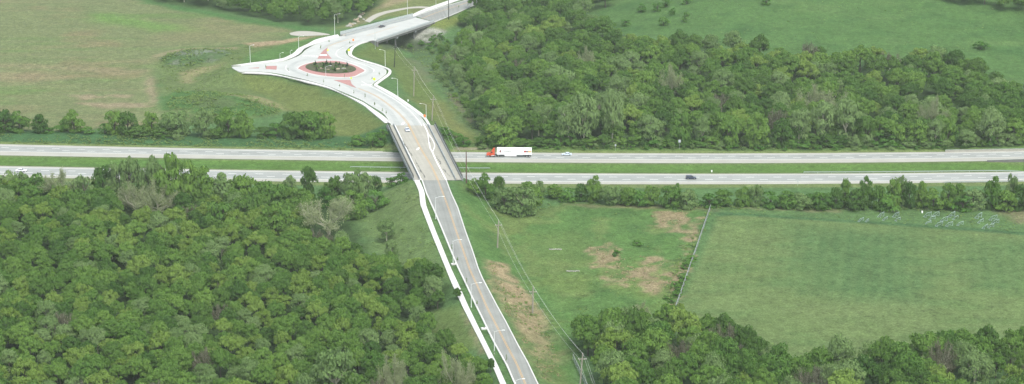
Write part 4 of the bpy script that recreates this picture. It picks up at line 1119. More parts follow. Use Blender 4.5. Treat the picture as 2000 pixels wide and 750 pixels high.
KINDS = {}
def make_kind(key, mat_, seeds, lobes, per, leaf, zlo, shape, bark='bark', limbs=4, lob=(.26, .40)):
    KINDS[key] = [(crown_arrays(s, lobes, per, leaf, zlo, shape, lob), trunk_mesh(s, M[bark], limbs), mat_) for s in seeds]
    KINDS[key] = [(a, t_, crown_mesh(a, m_, 'crown')) for a, t_, m_ in KINDS[key]]
make_kind('broad', L_['broad'], (1, 2, 3, 4, 42, 43), 40, 95, .045, .2, 'round', lob=(.13, .33))
make_kind('dark', L_['dark'], (5, 6, 7, 44), 40, 95, .045, .18, 'round', lob=(.13, .33))
make_kind('yellow', L_['yellow'], (8, 9, 10), 22, 125, .047, .2, 'flat', lob=(.15, .40))
make_kind('pale', L_['pale'], (11, 12, 13, 14), 28, 105, .038, .04, 'tall', 'palebark', 6, (.24, .38))
make_kind('hbroad', L_['broad'], (31, 32, 33, 38, 39), 30, 80, .056, .0, 'bush', lob=(.24, .40))
make_kind('hdark', L_['dark'], (34, 35, 40), 30, 80, .056, .0, 'bush', lob=(.24, .40))
make_kind('hpale', L_['pale'], (36, 37, 41), 30, 80, .050, .0, 'bush', lob=(.24, .40))
make_kind('shrub', L_['shrub'], (15, 16, 17), 14, 80, .07, .0, 'bush', lob=(.28, .45))
make_kind('conifer', L_['conifer'], (18, 19), 12, 60, .08, .0, 'cone')
KINDS['twig'] = []
for s in (26, 27):
    tm, arr = bare_arrays(s); KINDS['twig'].append((arr, tm, crown_mesh(arr, L_['twig'], 'crown')))
KINDS['bare'] = []
for s in (21, 22, 23):
    tm, arr = bare_arrays(s); KINDS['bare'].append((arr, tm, crown_mesh(arr, L_['bare'], 'crown')))
make_kind('sapling', L_['pale'], (24, 25), 5, 16, .10, .35, 'tall', limbs=3)

NAMES = {'twig': 'bare_tree', 'hbroad': 'hedgerow_tree', 'hdark': 'hedgerow_tree', 'hpale': 'hedgerow_tree', 'broad': 'broadleaf_tree', 'dark': 'dark_green_tree', 'yellow': 'yellow_green_tree', 'pale': 'grey_green_tree', 'shrub': 'shrub', 'conifer': 'small_conifer', 'bare': 'sycamore_tree', 'sapling': 'street_sapling'}
LOOK = {'twig': 'grey twiggy half-bare tree', 'hbroad': 'mid-green bushy tree', 'hdark': 'dark green bushy tree', 'hpale': 'pale grey-green bushy tree', 'broad': 'mid-green leafy tree', 'dark': 'dark green dense tree', 'yellow': 'yellow-green low-crowned tree', 'pale': 'pale grey-green feathery tree', 'shrub': 'rounded green shrub', 'conifer': 'small dark conifer', 'bare': 'pale bare-limbed sycamore', 'sapling': 'thin young sapling'}
n_ind = {}
def plant(x, y, h, r, kind, label, group=None, cat=None, z=None, sink=.1):
    arr, tm, cm = KINDS[kind][random.randrange(len(KINDS[kind]))]
    z = onground(x, y) if z is None else z
    o = thing(NAMES[kind], label, cat or ('shrub' if kind == 'shrub' else 'tree'), (x, y, z - sink), random.uniform(0, 6.28), group)
    tk = addobj('trunk', tm, o); ck = addobj('crown', cm, o)
    k = (r * random.uniform(.92, 1.08), r * random.uniform(.92, 1.08), h)
    tk.scale = k; ck.scale = k
    n_ind[kind] = n_ind.get(kind, 0) + 1
    return o

def place(px, by, ty, wpx, kind, label, group=None, **kw):
    "a plant measured in the photograph: foot, top, width"
    p = G(px, by); s = scale_at(p)
    return plant(p[0], p[1], (by - ty) / (s * .965), wpx / s / 2, kind, label, group, z=p[2], **kw)

# --- scattered woods
POOL = []     # x, y, z, h, r, kind, region, size in the picture
def scatter(poly, gap, hr, rr, mix, region, avoid=()):
    w = np.array([G(*p)[:2] for p in poly]); lo, hi = w.min(0), w.max(0)
    n = int((hi - lo).prod() / (gap * gap) * 3.0)
    Pc = rng.uniform(lo, hi, (n, 2)); Pc = Pc[sdist(w, Pc[:, 0], Pc[:, 1]) > 0]
    for a in avoid:
        aw = np.array([G(*p)[:2] for p in a]); Pc = Pc[sdist(aw, Pc[:, 0], Pc[:, 1]) < 0]
    kept = []
    cell = {}
    for q in Pc:
        c = (int(q[0] // gap), int(q[1] // gap))
        if any((q[0] - o[0]) ** 2 + (q[1] - o[1]) ** 2 < gap * gap for dx in (-1, 0, 1) for dy in (-1, 0, 1) for o in cell.get((c[0] + dx, c[1] + dy), ())): continue
        cell.setdefault(c, []).append(q); kept.append(q)
    K = np.array(kept); Zk = Hg(K[:, 0], K[:, 1])
    keys, wts = zip(*mix.items()); wts = np.array(wts) / sum(wts)
    cl = fbm(K[:, 0], K[:, 1], 30, 3)
    for (x, y), z, c in zip(K, Zk, cl):
        kind = keys[int(rng.choice(len(keys), p=wts))]
        if kind == 'yellow' and c < -.15: kind = 'broad'
        g = rng.uniform(0, 1)
        h = hr[0] + (hr[1] - hr[0]) * g; r = rr[0] + (rr[1] - rr[0]) * (.6 * g + .4 * rng.uniform(0, 1))
        if kind == 'bare': r *= 1.25
        u, v, f = project((x, y, z)); 
        top = project((x, y, z + h))[1]
        vis = 0 if (u < -60 or u > 2060 or top > 770 or v < -30) else 1
        POOL.append((x, y, float(z), h, r, kind, region, vis * (h + 2 * r) * FPX / float(f)))

F1 = [(-90, 388), (130, 392), (330, 402), (480, 402), (560, 408), (640, 420), (680, 450), (692, 490), (716, 526), (784, 540), (842, 554), (866, 582), (858, 604), (838, 612), (826, 640), (846, 684), (900, 700), (938, 740), (955, 800), (975, 850), (-120, 850)]
scatter(F1, 4.9, (6.5, 12), (2.6, 5.5), {'broad': 44, 'dark': 14, 'yellow': 30, 'pale': 11, 'twig': 1.5}, 'left', avoid=[[(600, 420), (690, 420), (700, 500), (600, 480)], [(235, 402), (345, 402), (350, 446), (230, 446)]])
R1 = [(965, 284), (1100, 280), (1300, 283), (1500, 284), (1700, 283), (1880, 285), (2090, 276), (2090, 190), (1960, 178), (1850, 140), (1750, 132), (1640, 132), (1500, 120), (1400, 106), (1290, 110), (1230, 92), (1170, 72), (1135, 50), (1150, 22), (1200, 14), (1190, -6), (1130, -14), (975, -4), (935, 18), (905, 40), (900, 75), (895, 100), (905, 125), (905, 150), (925, 180), (940, 220), (945, 262)]
scatter(R1, 7.6, (9, 16.5), (3.8, 8.2), {'broad': 52, 'dark': 20, 'pale': 14, 'yellow': 8, 'twig': 2}, 'hill')
scatter([(870, 118), (900, 110), (925, 150), (960, 200), (1000, 240), (985, 275), (945, 262), (918, 222), (888, 172)], 6.0, (5, 11), (2.6, 4.6), {'pale': 66, 'broad': 30, 'twig': 4}, 'willow')
scatter([(842, 92), (868, 82), (885, 110), (905, 165), (935, 215), (955, 270), (935, 262), (905, 225), (875, 185), (850, 145)], 6.5, (2.5, 5.5), (1.6, 3.2), {'hbroad': 50, 'hpale': 50}, 'willow')
scatter([(262, -30), (300, 2), (420, 20), (470, 28), (560, 46), (640, 52), (685, 44), (715, 28), (738, 6), (752, -30)], 7.0, (9, 15), (4, 6), {'broad': 55, 'dark': 25, 'pale': 20}, 'back')
scatter([(1770, -16), (1850, 4), (1920, 14), (2040, 36), (2060, -30)], 7.5, (9, 14), (4.5, 6.5), {'broad': 50, 'dark': 50}, 'corner')
B1 = [(1128, 694), (1135, 668), (1180, 655), (1260, 650), (1330, 660), (1400, 668), (1440, 690), (1485, 728), (1560, 734), (1600, 736), (1650, 734), (1720, 728), (1800, 722), (1850, 702), (1950, 702), (2080, 690), (2090, 880), (1210, 880), (1185, 790), (1172, 722)]
scatter(B1, 6.6, (9, 15.5), (3.6, 7.4), {'broad': 50, 'dark': 16, 'pale': 22, 'yellow': 9, 'twig': 2}, 'near', avoid=[[(1606, 724), (1634, 724), (1632, 752), (1608, 752)]])

WHERE = {'left': 'in the dense wood left of the asphalt road', 'hill': 'in the wood on the hillside above the far carriageway', 'willow': 'in the scrub between power poles and hillside wood',
         'back': 'in the wood behind the tan field', 'corner': 'in the dark wood at the top pasture edge', 'near': 'in the grove below the playing field'}
POOL.sort(key=lambda t_: -t_[7])
quota = {'hbroad': 60, 'hpale': 60, 'broad': 292, 'dark': 200, 'yellow': 190, 'pale': 170, 'bare': 20, 'twig': 80}
rest = {}
cnt = {}
for x, y, z, h, r, kind, reg, size in POOL:
    if size > 0 and cnt.get(kind, 0) < quota[kind]:
        cnt[kind] = cnt.get(kind, 0) + 1
        plant(x, y, h, r, kind, f'{LOOK[kind]} {WHERE[reg]}', f'{LOOK[kind]}s {WHERE[reg]}', z=z)
    else: rest.setdefault(kind, []).append((x, y, z, h, r, reg))
for kind, lst in rest.items():
    Vs, Qs, Ts = [], [], []; base = 0
    for x, y, z, h, r, reg in lst:
        V, Q, T = KINDS[kind][random.randrange(len(KINDS[kind]))][0]
        a = random.uniform(0, 6.28); ca_, sa = math.cos(a), math.sin(a)
        P = np.stack([(V[:, 0] * ca_ - V[:, 1] * sa) * r + x, (V[:, 0] * sa + V[:, 1] * ca_) * r + y, V[:, 2] * h + z - .1], 1)
        Vs.append(P); Qs.append(Q + base); base += len(P); Ts.append(np.clip(T + random.uniform(-.3, .4), 0, 1.3))
    me = bpy.data.meshes.new('woods'); fill_mesh(me, np.concatenate(Vs), np.concatenate(Qs))
    at_ = me.attributes.new('tint', 'FLOAT', 'FACE'); at_.data.foreach_set('value', np.concatenate(Ts).astype(np.float32))
    me.materials.append(L_[kind])
    o = addobj({'broad': 'green_woods', 'dark': 'dark_woods', 'pale': 'grey_green_woods', 'yellow': 'yellow_green_woods'}.get(kind, 'woods'), me)
    tag(o, f'mass of {LOOK[kind]}s making up the farther wood', 'woods', kind='stuff')
print('POOL', len(POOL), cnt, {k: len(v) for k, v in rest.items()})

# --- rough grass and weeds standing on the ground
def weeds(name, label, specs, m):
    Vs, Qs, Ts = [], [], []; base = 0
    for poly, dens, lo, hi, hgt in specs:
        w_ = np.array([G(*p)[:2] for p in poly]); a_, b_ = w_.min(0), w_.max(0)
        n = int((b_ - a_).prod() * dens); Pc = rng.uniform(a_, b_, (n, 2)); Pc = Pc[sdist(w_, Pc[:, 0], Pc[:, 1]) > 0]
        if not len(Pc): continue
        Pc = Pc[fbm(Pc[:, 0], Pc[:, 1], 9, 3) > rng.uniform(-.5, .25, len(Pc))]
        Zc = Hg(Pc[:, 0], Pc[:, 1]); k = 6
        sz = rng.uniform(lo, hi, len(Pc)); tn = rng.uniform(0, 1, len(Pc))
        B_ = np.repeat(np.c_[Pc, Zc], k, 0); S_ = np.repeat(sz, k)[:, None]
        off = rng.normal(size=B_.shape) * [.8, .8, 0] * S_; off[:, 2] = rng.uniform(.1, 1.0, len(B_)) * S_[:, 0] * hgt
        N_ = rng.normal(size=B_.shape) * [.4, .4, .2] + [0, 0, 1.1]; N_ /= np.linalg.norm(N_, axis=1)[:, None]
        v, q = quads_leaf(B_ + off, N_, S_ * .6, rng)
        Vs.append(v); Qs.append(q + base); base += len(v); Ts.append(np.clip(np.repeat(tn, k) + rng.normal(size=len(B_)) * .15, 0, 1))
    me = bpy.data.meshes.new(name); fill_mesh(me, np.concatenate(Vs), np.concatenate(Qs))
    at_ = me.attributes.new('tint', 'FLOAT', 'FACE'); at_.data.foreach_set('value', np.concatenate(Ts).astype(np.float32)); me.materials.append(m)
    o = addobj(name, me); tag(o, label, 'weeds', kind='stuff')
weeds('tall_weeds', 'rough green weeds and tall grass standing on banks and field edges', [
    ([(-80, 262), (400, 268), (700, 274), (760, 284), (760, 292), (400, 287), (-80, 278)], .5, .3, .7, 1.3),
    ([(310, 118), (330, 104), (380, 96), (440, 97), (470, 105), (430, 116), (370, 130), (320, 134)], .5, .3, .8, 1.0),
    ([(315, 190), (350, 178), (420, 178), (500, 192), (560, 212), (540, 226), (430, 230), (330, 214)], .5, .3, .8, 1.1),
    ([(310, 135), (400, 95), (470, 90), (560, 80), (470, 122), (450, 138), (350, 185), (315, 185)], .14, .25, .6, 1.0),
    ([(760, 84), (800, 104), (840, 150), (890, 220), (940, 275), (950, 262), (915, 205), (880, 130), (845, 95)], .22, .3, .7, 1.0),
    ([(955, 284), (1850, 285), (1850, 292), (955, 292)], .45, .3, .8, 1.1),
    ([(900, 380), (1000, 425), (1120, 398), (1380, 414), (1316, 620), (1230, 630), (1130, 680), (1060, 640), (1000, 520)], .06, .2, .5, .35),
    ([(1330, 480), (1388, 410), (1384, 420), (1316, 618), (1296, 618), (1305, 560)], .30, .3, .8, 1.0),
    ([(1392, 406), (1700, 410), (2060, 404), (2060, 462), (1800, 440), (1600, 428), (1440, 418)], .14, .2, .5, 1.0),
    ([(900, 366), (960, 392), (1040, 416), (1120, 394), (1380, 410), (2040, 414), (2040, 404), (1380, 402), (1000, 396), (930, 364)], .35, .3, .8, 1.0),
    ([(1160, 56), (1300, 20), (1600, -10), (2050, 20), (2050, 175), (1950, 160), (1650, 120), (1400, 98)], .02, .3, .6, .35),
    ([(953, 512), (988, 520), (1016, 560), (1062, 640), (1090, 690), (1080, 780), (1050, 720), (985, 605)], .35, .25, .6, .7),
    ([(700, 430), (730, 388), (800, 356), (815, 370), (835, 440), (875, 545), (850, 545), (740, 510)], .10, .25, .6, .8),
], L_['weeds'])
weeds('dry_straw', 'dry tan straw and dead stems lying on the bare ground', [
    ([(953, 512), (988, 520), (1016, 560), (1062, 640), (1090, 690), (1090, 790), (1060, 740), (985, 605)], .5, .2, .5, .3),
    ([(1265, 418), (1300, 410), (1345, 412), (1340, 432), (1320, 448), (1290, 440)], .3, .2, .6, .4),
    ([(1150, 480), (1185, 475), (1250, 500), (1300, 510), (1300, 560), (1215, 560), (1170, 520)], .2, .2, .6, .4),
], L_['straw'])

# --- trees measured one by one
SING = [
 (642, 458, 374, 128, 'bare', 'large pale sycamore with spreading bare limbs at the wood corner near the overpass'),
 (268, 420, 348, 84, 'bare', 'left of two pale bare-limbed sycamores standing together in the left wood'),
 (310, 422, 350, 88, 'bare', 'right of two pale bare-limbed sycamores standing together in the left wood'),
 (120, 402, 326, 62, 'bare', 'thin pale bare-limbed tree before the highway near the left edge'),
 (1308, 205, 122, 44, 'bare', 'tall pale bare-limbed tree in the middle of the hillside wood'),
 (1145, 150, 88, 34, 'bare', 'pale thin-leaved tree at the upper left of the hillside wood'),
 (1590, 238, 162, 70, 'bare', 'broad pale bare-limbed tree at front of hillside wood, left of another'),
 (1640, 255, 178, 66, 'bare', 'broad pale bare-limbed tree in the hillside wood above the long parapet'),
 (1822, 268, 186, 58, 'bare', 'pale bare-limbed tree at the front of the hillside wood near the parapet'),
 (770, 790, 682, 70, 'bare', 'pale bare-limbed tree at the bottom edge of the left wood'),
 (895, 790, 676, 66, 'bare', 'pale bare-limbed tree at the bottom edge nearest the sidewalk'),
 (655, 780, 668, 110, 'pale', 'big rounded grey-green tree at the bottom of the left wood'),
 (1255, 668, 625, 60, 'bare', 'small greyish bare-limbed tree in the grove below the fence end'),
 (1172, 716, 672, 26, 'pale', 'small tree with a pale leaning trunk beside the nearest pole'),
 (1410, 700, 606, 66, 'dark', 'dark green rounded tree rising above the grove at the field corner'),
 (1505, 745, 664, 58, 'pale', 'pale silvery round-topped tree in the grove below the field'),
 (902, 118, 84, 24, 'pale', 'small round pale tree around a bare pole at the wood edge'),
 (765, 512, 462, 34, 'pale', 'small lone leafy tree on the slope left of the sidewalk'),
 (755, 470, 425, 46, 'pale', 'thin grey-green tree on the slope at the edge of left wood'),
 (893, 585, 560, 20, 'dark', 'small dark tree leaning over the white sidewalk'),
 (958, 728, 696, 20, 'dark', 'dark small tree overhanging the lower sidewalk'),
 (1252, 622, 585, 40, 'bare', 'small twiggy leafless bush at the upper edge of the grove'),
 (1328, 615, 590, 24, 'yellow', 'yellow-green bush against the lower end of the long fence'),
]
for a in SING: place(*a)
RIGHTTOP = [(1252, 24, 6, 22), (1284, 22, 2, 22), (1296, 50, 32, 24), (1313, 29, 14, 14), (1340, 42, 22, 18), (1300, 14, -4, 22), (1341, 8, -8, 22), (1497, 9, -8, 26), (1915, 96, 80, 34), (1222, 50, 36, 26)]
for i, (px, by, ty, w) in enumerate(sorted(RIGHTTOP)):
    place(px, by, ty, w, 'shrub', f'{ORD[i]} lone bush counted from the left in the hillside pasture', 'lone bushes in the hillside pasture')
FRONT = [(901, 166, 135, 26, 'pale'), (929, 166, 121, 42, 'pale'), (956, 172, 122, 29, 'pale'), (965, 249, 182, 60, 'broad'), (994, 214, 153, 42, 'pale'), (1013, 201, 150, 20, 'pale'), (1052, 220, 182, 24, 'pale'), (1052, 265, 199, 42, 'pale'), (1090, 188, 124, 76, 'pale'),
         (1110, 282, 195, 56, 'pale'), (1140, 283, 175, 70, 'pale'), (1196, 283, 167, 52, 'pale'), (1234, 214, 159, 32, 'yellow'), (985, 286, 240, 58, 'broad'), (1205, 166, 103, 58, 'pale'), (1266, 282, 218, 48, 'pale'), (1470, 193, 150, 52, 'pale'), (1605, 280, 190, 56, 'pale'), (1650, 281, 186, 60, 'pale'), (1560, 283, 205, 46, 'pale'), (1934, 285, 206, 62, 'pale'), (1886, 288, 250, 40, 'pale'), (1745, 283, 222, 40, 'broad'),
         (1330, 284, 214, 44, 'broad'), (1370, 285, 222, 40, 'pale'), (1420, 286, 216, 50, 'broad'), (1480, 286, 220, 54, 'broad'), (1525, 285, 226, 44, 'dark'), (1690, 284, 226, 40, 'dark'), (1790, 284, 232, 44, 'broad'), (1850, 284, 222, 36, 'broad')]
for i, (px, by, ty, w, k) in enumerate(sorted(FRONT)):
    k = k if k in ('yellow', 'pale') else 'h' + k
    place(px, by, ty, w * 1.1, k, f'{LOOK[k]}, {ORD[i]} from left in front row of hillside wood', 'tall trees at the front of the hillside wood')
GROVE = [(1273, 668, 617, 58, 'pale'), (1362, 668, 618, 50, 'pale'), (1365, 706, 647, 60, 'pale'), (1230, 745, 687, 46, 'pale'), (1212, 765, 713, 42, 'yellow'), (1704, 716, 662, 58, 'pale'), (1955, 722, 662, 40, 'dark'), (1851, 706, 645, 58, 'broad'), (1745, 748, 690, 40, 'yellow'), (1160, 694, 612, 58, 'broad'), (1195, 690, 590, 72, 'broad'), (1235, 690, 596, 60, 'dark')]
for i, (px, by, ty, w, k) in enumerate(sorted(GROVE)):
    place(px, by, ty, w * 1.1, k, f'{LOOK[k]}, {ORD[i]} from left among big grove trees below the field', 'big trees of the grove below the field')
# tall row before the near carriageway on the left
LROW = [(14, 388, 328, 44, 'pale'), (44, 392, 330, 34, 'pale'), (70, 398, 338, 60, 'broad'), (165, 402, 334, 46, 'pale'), (206, 396, 314, 46, 'dark'), (235, 400, 305, 46, 'pale'), (256, 402, 297, 50, 'pale'), (298, 404, 296, 46, 'pale'), (335, 406, 293, 62, 'broad'), (372, 406, 308, 50, 'broad'), (405, 408, 322, 56, 'broad'),
        (440, 410, 330, 56, 'pale'), (478, 410, 332, 54, 'broad'), (515, 412, 344, 52, 'broad'), (567, 392, 338, 30, 'pale'), (545, 412, 352, 56, 'broad'), (604, 388, 316, 30, 'dark'), (655, 396, 340, 42, 'dark'), (688, 398, 322, 46, 'pale'), (714, 398, 332, 40, 'pale'), (580, 420, 360, 60, 'broad'), (734, 376, 338, 26, 'dark'), (690, 425, 370, 60, 'broad'), (735, 410, 368, 40, 'shrub'), (765, 365, 342, 26, 'shrub'), (786, 357, 334, 24, 'shrub'), (640, 405, 360, 40, 'shrub'), (150, 425, 362, 60, 'dark'), (430, 455, 385, 60, 'broad'), (540, 465, 390, 62, 'broad'), (490, 440, 372, 60, 'dark')]
for i, (px, by, ty, w, k) in enumerate(sorted(LROW)):
    k = k if k == 'shrub' else 'h' + k
    place(px, by, ty, w * 1.2, k, f'{LOOK[k]}, {ORD[i]} from left in row before near carriageway', 'roadside trees west of the overpass')
# hedgerow between field and far carriageway
HED = [(8, 257, 212, 48, 'dark'), (38, 258, 216, 40, 'broad'), (78, 259, 220, 30, 'dark'), (120, 256, 232, 26, 'shrub'), (145, 259, 212, 36, 'broad'), (224, 262, 210, 34, 'broad'), (250, 263, 212, 40, 'dark'), (297, 262, 212, 32, 'broad'), (345, 264, 208, 58, 'pale'), (400, 266, 210, 46, 'pale'), (446, 267, 208, 50, 'broad'), (478, 267, 214, 40, 'broad'), (540, 267, 238, 40, 'shrub'), (578, 268, 212, 66, 'dark'), (610, 268, 212, 60, 'broad'), (640, 268, 216, 40, 'broad'), (205, 261, 240, 26, 'shrub'), (320, 266, 244, 50, 'dark'), (272, 266, 242, 46, 'dark'), (170, 260, 247, 30, 'shrub'), (95, 260, 246, 26, 'shrub'), (425, 268, 246, 40, 'dark'), (515, 268, 244, 34, 'dark'), (348, 272, 260, 22, 'pale'), (318, 272, 262, 14, 'shrub')]
for i, (px, by, ty, w, k) in enumerate(sorted(HED)):
    k = k if k == 'shrub' else 'h' + k
    place(px, by, ty, w * 1.15, k, f'{LOOK[k]}, {ORD[i]} from left in hedgerow below tan field', 'hedgerow between tan field and far carriageway')
# scrub beside the far abutments
for i, (px, by, ty, w) in enumerate([(700, 282, 262, 44), (728, 284, 258, 36), (742, 284, 254, 30), (748, 268, 250, 22), (876, 268, 252, 30), (890, 276, 258, 36), (905, 284, 266, 36), (868, 256, 246, 20)]):
    place(px, by, ty, w, 'shrub', 'dense green shrub on the bank beside the far end of the overpass', 'shrubs at the far overpass abutment')
# shrubs along the far carriageway under the hillside wood
for i, px in enumerate(range(945, 2000, 17)):
    px += random.uniform(-7, 7); w = random.uniform(26, 44); by = 286 + random.uniform(-2, 1) - max(0, (px - 1850) * .03)
    place(px, by, by - random.uniform(14, 30), w, random.choice(('shrub', 'hbroad', 'hdark', 'hpale')), 'dense leafy bush at the foot of the hillside wood', 'bushes at the foot of the hillside wood', cat='shrub')
for i, px in enumerate(range(950, 1850, 24)):
    px += random.uniform(-8, 8); w = random.uniform(14, 30); by = 291 + random.uniform(-1.5, 2.5)
    place(px, by, by - random.uniform(6, 12), w * .7, random.choice(('shrub', 'shrub', 'hpale')), 'low light green bush on the verge below the hillside wood', 'low bushes along the far verge', cat='shrub')
# hedge south of the near carriageway
HSE = [(925, 378, 348, 34, 'broad'), (948, 388, 336, 40, 'broad'), (975, 386, 336, 26, 'dark'), (985, 412, 360, 48, 'pale'), (1020, 418, 358, 66, 'pale'), (1042, 400, 360, 40, 'broad'), (1030, 380, 352, 30, 'dark'), (1055, 384, 348, 20, 'pale'), (1083, 386, 358, 38, 'broad'), (1135, 392, 355, 30, 'dark'), (1160, 394, 341, 34, 'broad'), (1110, 392, 364, 40, 'shrub'), (1195, 398, 356, 44, 'pale'), (1228, 400, 360, 40, 'dark'), (1271, 401, 358, 38, 'dark'), (1250, 402, 372, 36, 'shrub'), (1310, 405, 358, 46, 'broad'), (1340, 406, 366, 46, 'pale'), (1320, 402, 356, 22, 'broad'),
       (1385, 404, 374, 40, 'shrub'), (1412, 402, 366, 36, 'broad'), (1450, 402, 360, 34, 'dark'), (1475, 402, 356, 34, 'pale'), (1505, 404, 370, 44, 'shrub'), (1540, 405, 372, 44, 'broad'), (1566, 406, 374, 48, 'pale'), (1605, 408, 370, 44, 'broad'), (1632, 406, 362, 30, 'dark'), (1650, 404, 340, 22, 'broad'), (1690, 405, 342, 28, 'broad'), (1670, 408, 366, 44, 'dark'), (1715, 408, 356, 36, 'broad'), (1745, 406, 340, 30, 'broad'), (1760, 404, 336, 26, 'pale'), (1775, 407, 346, 26, 'dark'), (1797, 406, 352, 30, 'broad'), (1822, 408, 366, 40, 'broad'), (1850, 408, 350, 34, 'dark'), (1873, 405, 350, 26, 'broad'), (1900, 408, 364, 44, 'pale'), (1937, 408, 342, 34, 'dark'), (1972, 404, 332, 24, 'pale'), (1960, 410, 366, 48, 'broad'), (1995, 410, 352, 44, 'dark'), (2030, 412, 350, 44, 'broad'), (1585, 404, 376, 36, 'shrub'), (1735, 410, 374, 50, 'shrub'), (1880, 411, 376, 50, 'shrub')]
for i, (px, by, ty, w, k) in enumerate(sorted(HSE)):
    k = k if k == 'shrub' else 'h' + k
    if k == 'hdark' and i % 2: k = 'hbroad'
    place(px, by, ty, w * 1.15, k, f'{LOOK[k]}, {ORD[i]} from the overpass in the hedge below near carriageway', 'hedge between near carriageway and playing field')
# weeds along the fence
for i, (px, by) in enumerate([(1350, 508), (1338, 525), (1334, 545), (1326, 568), (1322, 580), (1312, 592), (1345, 518), (1300, 585), (1244, 480), (1204, 500), (1318, 560), (1331, 556)]):
    place(px, by, by - random.uniform(8, 16), random.uniform(14, 28), 'shrub', 'low weedy bush in the bare ground left of the long fence', 'weedy bushes beside the long fence')
# roundabout planting
for i, (px, by, ty, w, k) in enumerate([(616, 127, 117, 8, 'conifer'), (638, 127, 115.5, 9, 'conifer'), (646, 129, 119, 8, 'conifer'), (663, 128, 119.5, 7, 'conifer'), (678, 130, 120, 8, 'conifer'), (654, 140, 128, 6, 'conifer'), (618, 138, 130, 7, 'conifer'), (632, 132, 122, 6, 'conifer')]):
    p = R(px, by, .2); s = scale_at(p); plant(p[0], p[1], (by - ty) / s, w / s / 2, k, f'{LOOK[k]}, {ORD[i]} planted on the roundabout island', 'conifers on the roundabout island', z=p[2])
for i in range(38):
    a = random.uniform(0, 6.28); q = math.sqrt(random.random()) * .9
    p = R(646 + 48 * q * math.cos(a), 132.2 + 10 * q * math.sin(a) + 2.3 * q * math.cos(a), .2)
    plant(p[0], p[1], random.uniform(.6, 1.5), random.uniform(.5, 1.2), random.choice(('shrub', 'dark', 'shrub', 'pale')), 'low ornamental shrub in the roundabout planting bed', 'low shrubs on the roundabout island', cat='shrub', z=p[2])
for px, py, s, m in ((672, 134, 1.0, 'greyrock'), (628, 134, .9, 'rock'), (660, 135, .9, 'rock'), (641, 136, .7, 'rock')):
    me = rockmesh(int(px)); me.materials.append(M[m]); o = addobj('boulder', me, None, R(px, py, .25)); o.scale = (s * 1.4, s, s)
    tag(o, {672: 'white boulder at the right of the roundabout planting', 628: 'tan boulder at the left of the roundabout planting', 660: 'tan boulder between conifers right of the island middle', 641: 'small tan boulder low in front of the island planting'}[px], 'boulder')
for i, (px, by, ty, w) in enumerate([(846, 84, 66, 20), (862, 78, 62, 18), (838, 96, 82, 22), (822, 88, 78, 16), (874, 92, 74, 20), (800, 92, 84, 16)]):
    place(px, by, ty, w, 'shrub', 'leafy shrub growing over the pale riprap beside the creek bridge', 'shrubs over the riprap at the creek bridge')
SAP = [(632, 163), (663, 171), (673, 153), (691, 184), (713, 193), (732, 206), (741, 147.5), (727, 157), (732, 207), (747, 219), (754, 225), (563, 141), (600, 151), (519, 135.5), (626, 97), (683, 86), (643, 84), (627, 96), (914, 12), (896, 17.5), (935, 4), (911, 555), (931, 598), (883, 491), (893, 512), (988.5, 709), (987, 592), (1050, 716), (1059, 738), (966, 700)]
for i, (px, py) in enumerate(sorted(SAP)):
    p = R(px, py); s = scale_at(p)
    h = random.uniform(2.4, 3.4)
    plant(p[0], p[1], h, .5, 'sapling', f'{ORD[i]} thin young sapling from the left along the new road', 'young saplings along the new road', z=max(onground(p[0], p[1]), p[2] - .2))

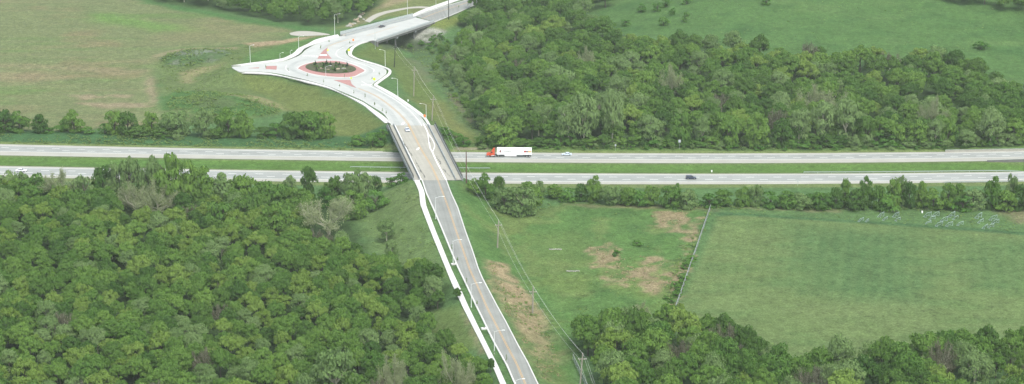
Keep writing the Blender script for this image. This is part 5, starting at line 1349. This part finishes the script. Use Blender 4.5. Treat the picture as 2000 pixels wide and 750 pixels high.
# ------------------------------------------------------------------ light, air, camera
SUN_EL, SUN_AZ = rad(60), rad(150)        # azimuth clockwise from +Y
w = bpy.data.worlds.new('World'); bpy.context.scene.world = w; w.use_nodes = True
nt2 = w.node_tree; bg = nt2.nodes['Background']
sky = nt2.nodes.new('ShaderNodeTexSky'); sky.sky_type = 'NISHITA'; sky.sun_disc = False
sky.sun_elevation = SUN_EL; sky.sun_rotation = SUN_AZ; sky.air_density = 1.0; sky.dust_density = 3.0; sky.ozone_density = 1.0
hs = nt2.nodes.new('ShaderNodeHueSaturation'); hs.inputs['Saturation'].default_value = .42          # thin white overcast
nt2.links.new(sky.outputs[0], hs.inputs['Color']); nt2.links.new(hs.outputs[0], bg.inputs['Color']); bg.inputs['Strength'].default_value = .172
ld = bpy.data.lights.new('Sun', 'SUN'); ld.energy = 1.3; ld.angle = rad(26); ld.color = (1.0, .95, .84)
lo_ = bpy.data.objects.new('Sun', ld); C.objects.link(lo_)
sd = Vector((math.sin(SUN_AZ) * math.cos(SUN_EL), math.cos(SUN_AZ) * math.cos(SUN_EL), math.sin(SUN_EL)))
lo_.rotation_euler = sd.to_track_quat('Z', 'Y').to_euler(); lo_.location = (0, 500, 400)

HAZE = True
if HAZE:
    hm = bpy.data.materials.new('haze'); hm.use_nodes = True; t = hm.node_tree
    t.nodes.remove(t.nodes['Principled BSDF'])
    pv = t.nodes.new('ShaderNodeVolumePrincipled'); pv.inputs['Density'].default_value = .000065; pv.inputs['Color'].default_value = (.86, .97, .88, 1); pv.inputs['Anisotropy'].default_value = .0
    t.links.new(pv.outputs[0], t.nodes['Material Output'].inputs['Volume'])
    mb = MB(); zb = float(Z.min()) - 1.0; zt = 240.0
    mb.box((0, 2500, (zb + zt) / 2), (10600, 8200, zt - zb)); ho = mb.build('haze', hm); tag(ho, kind='stuff')

cam = bpy.data.cameras.new('Camera'); cam.sensor_width = 36; cam.lens = 36 * FPX / 2000; cam.clip_start = 1; cam.clip_end = 12000
co_ = bpy.data.objects.new('Camera', cam); C.objects.link(co_); co_.location = (0, 0, HC); co_.rotation_euler = (math.pi / 2 - PITCH, 0, 0)
sc = bpy.context.scene; sc.camera = co_
sc.view_settings.view_transform = 'Standard'; sc.view_settings.look = 'None'; sc.view_settings.gamma = 1; sc.view_settings.exposure = 1.04
sc.cycles.max_bounces = 6; sc.cycles.diffuse_bounces = 3; sc.cycles.transparent_max_bounces = 12; sc.cycles.volume_bounces = 0
sc.cycles.use_denoising = True
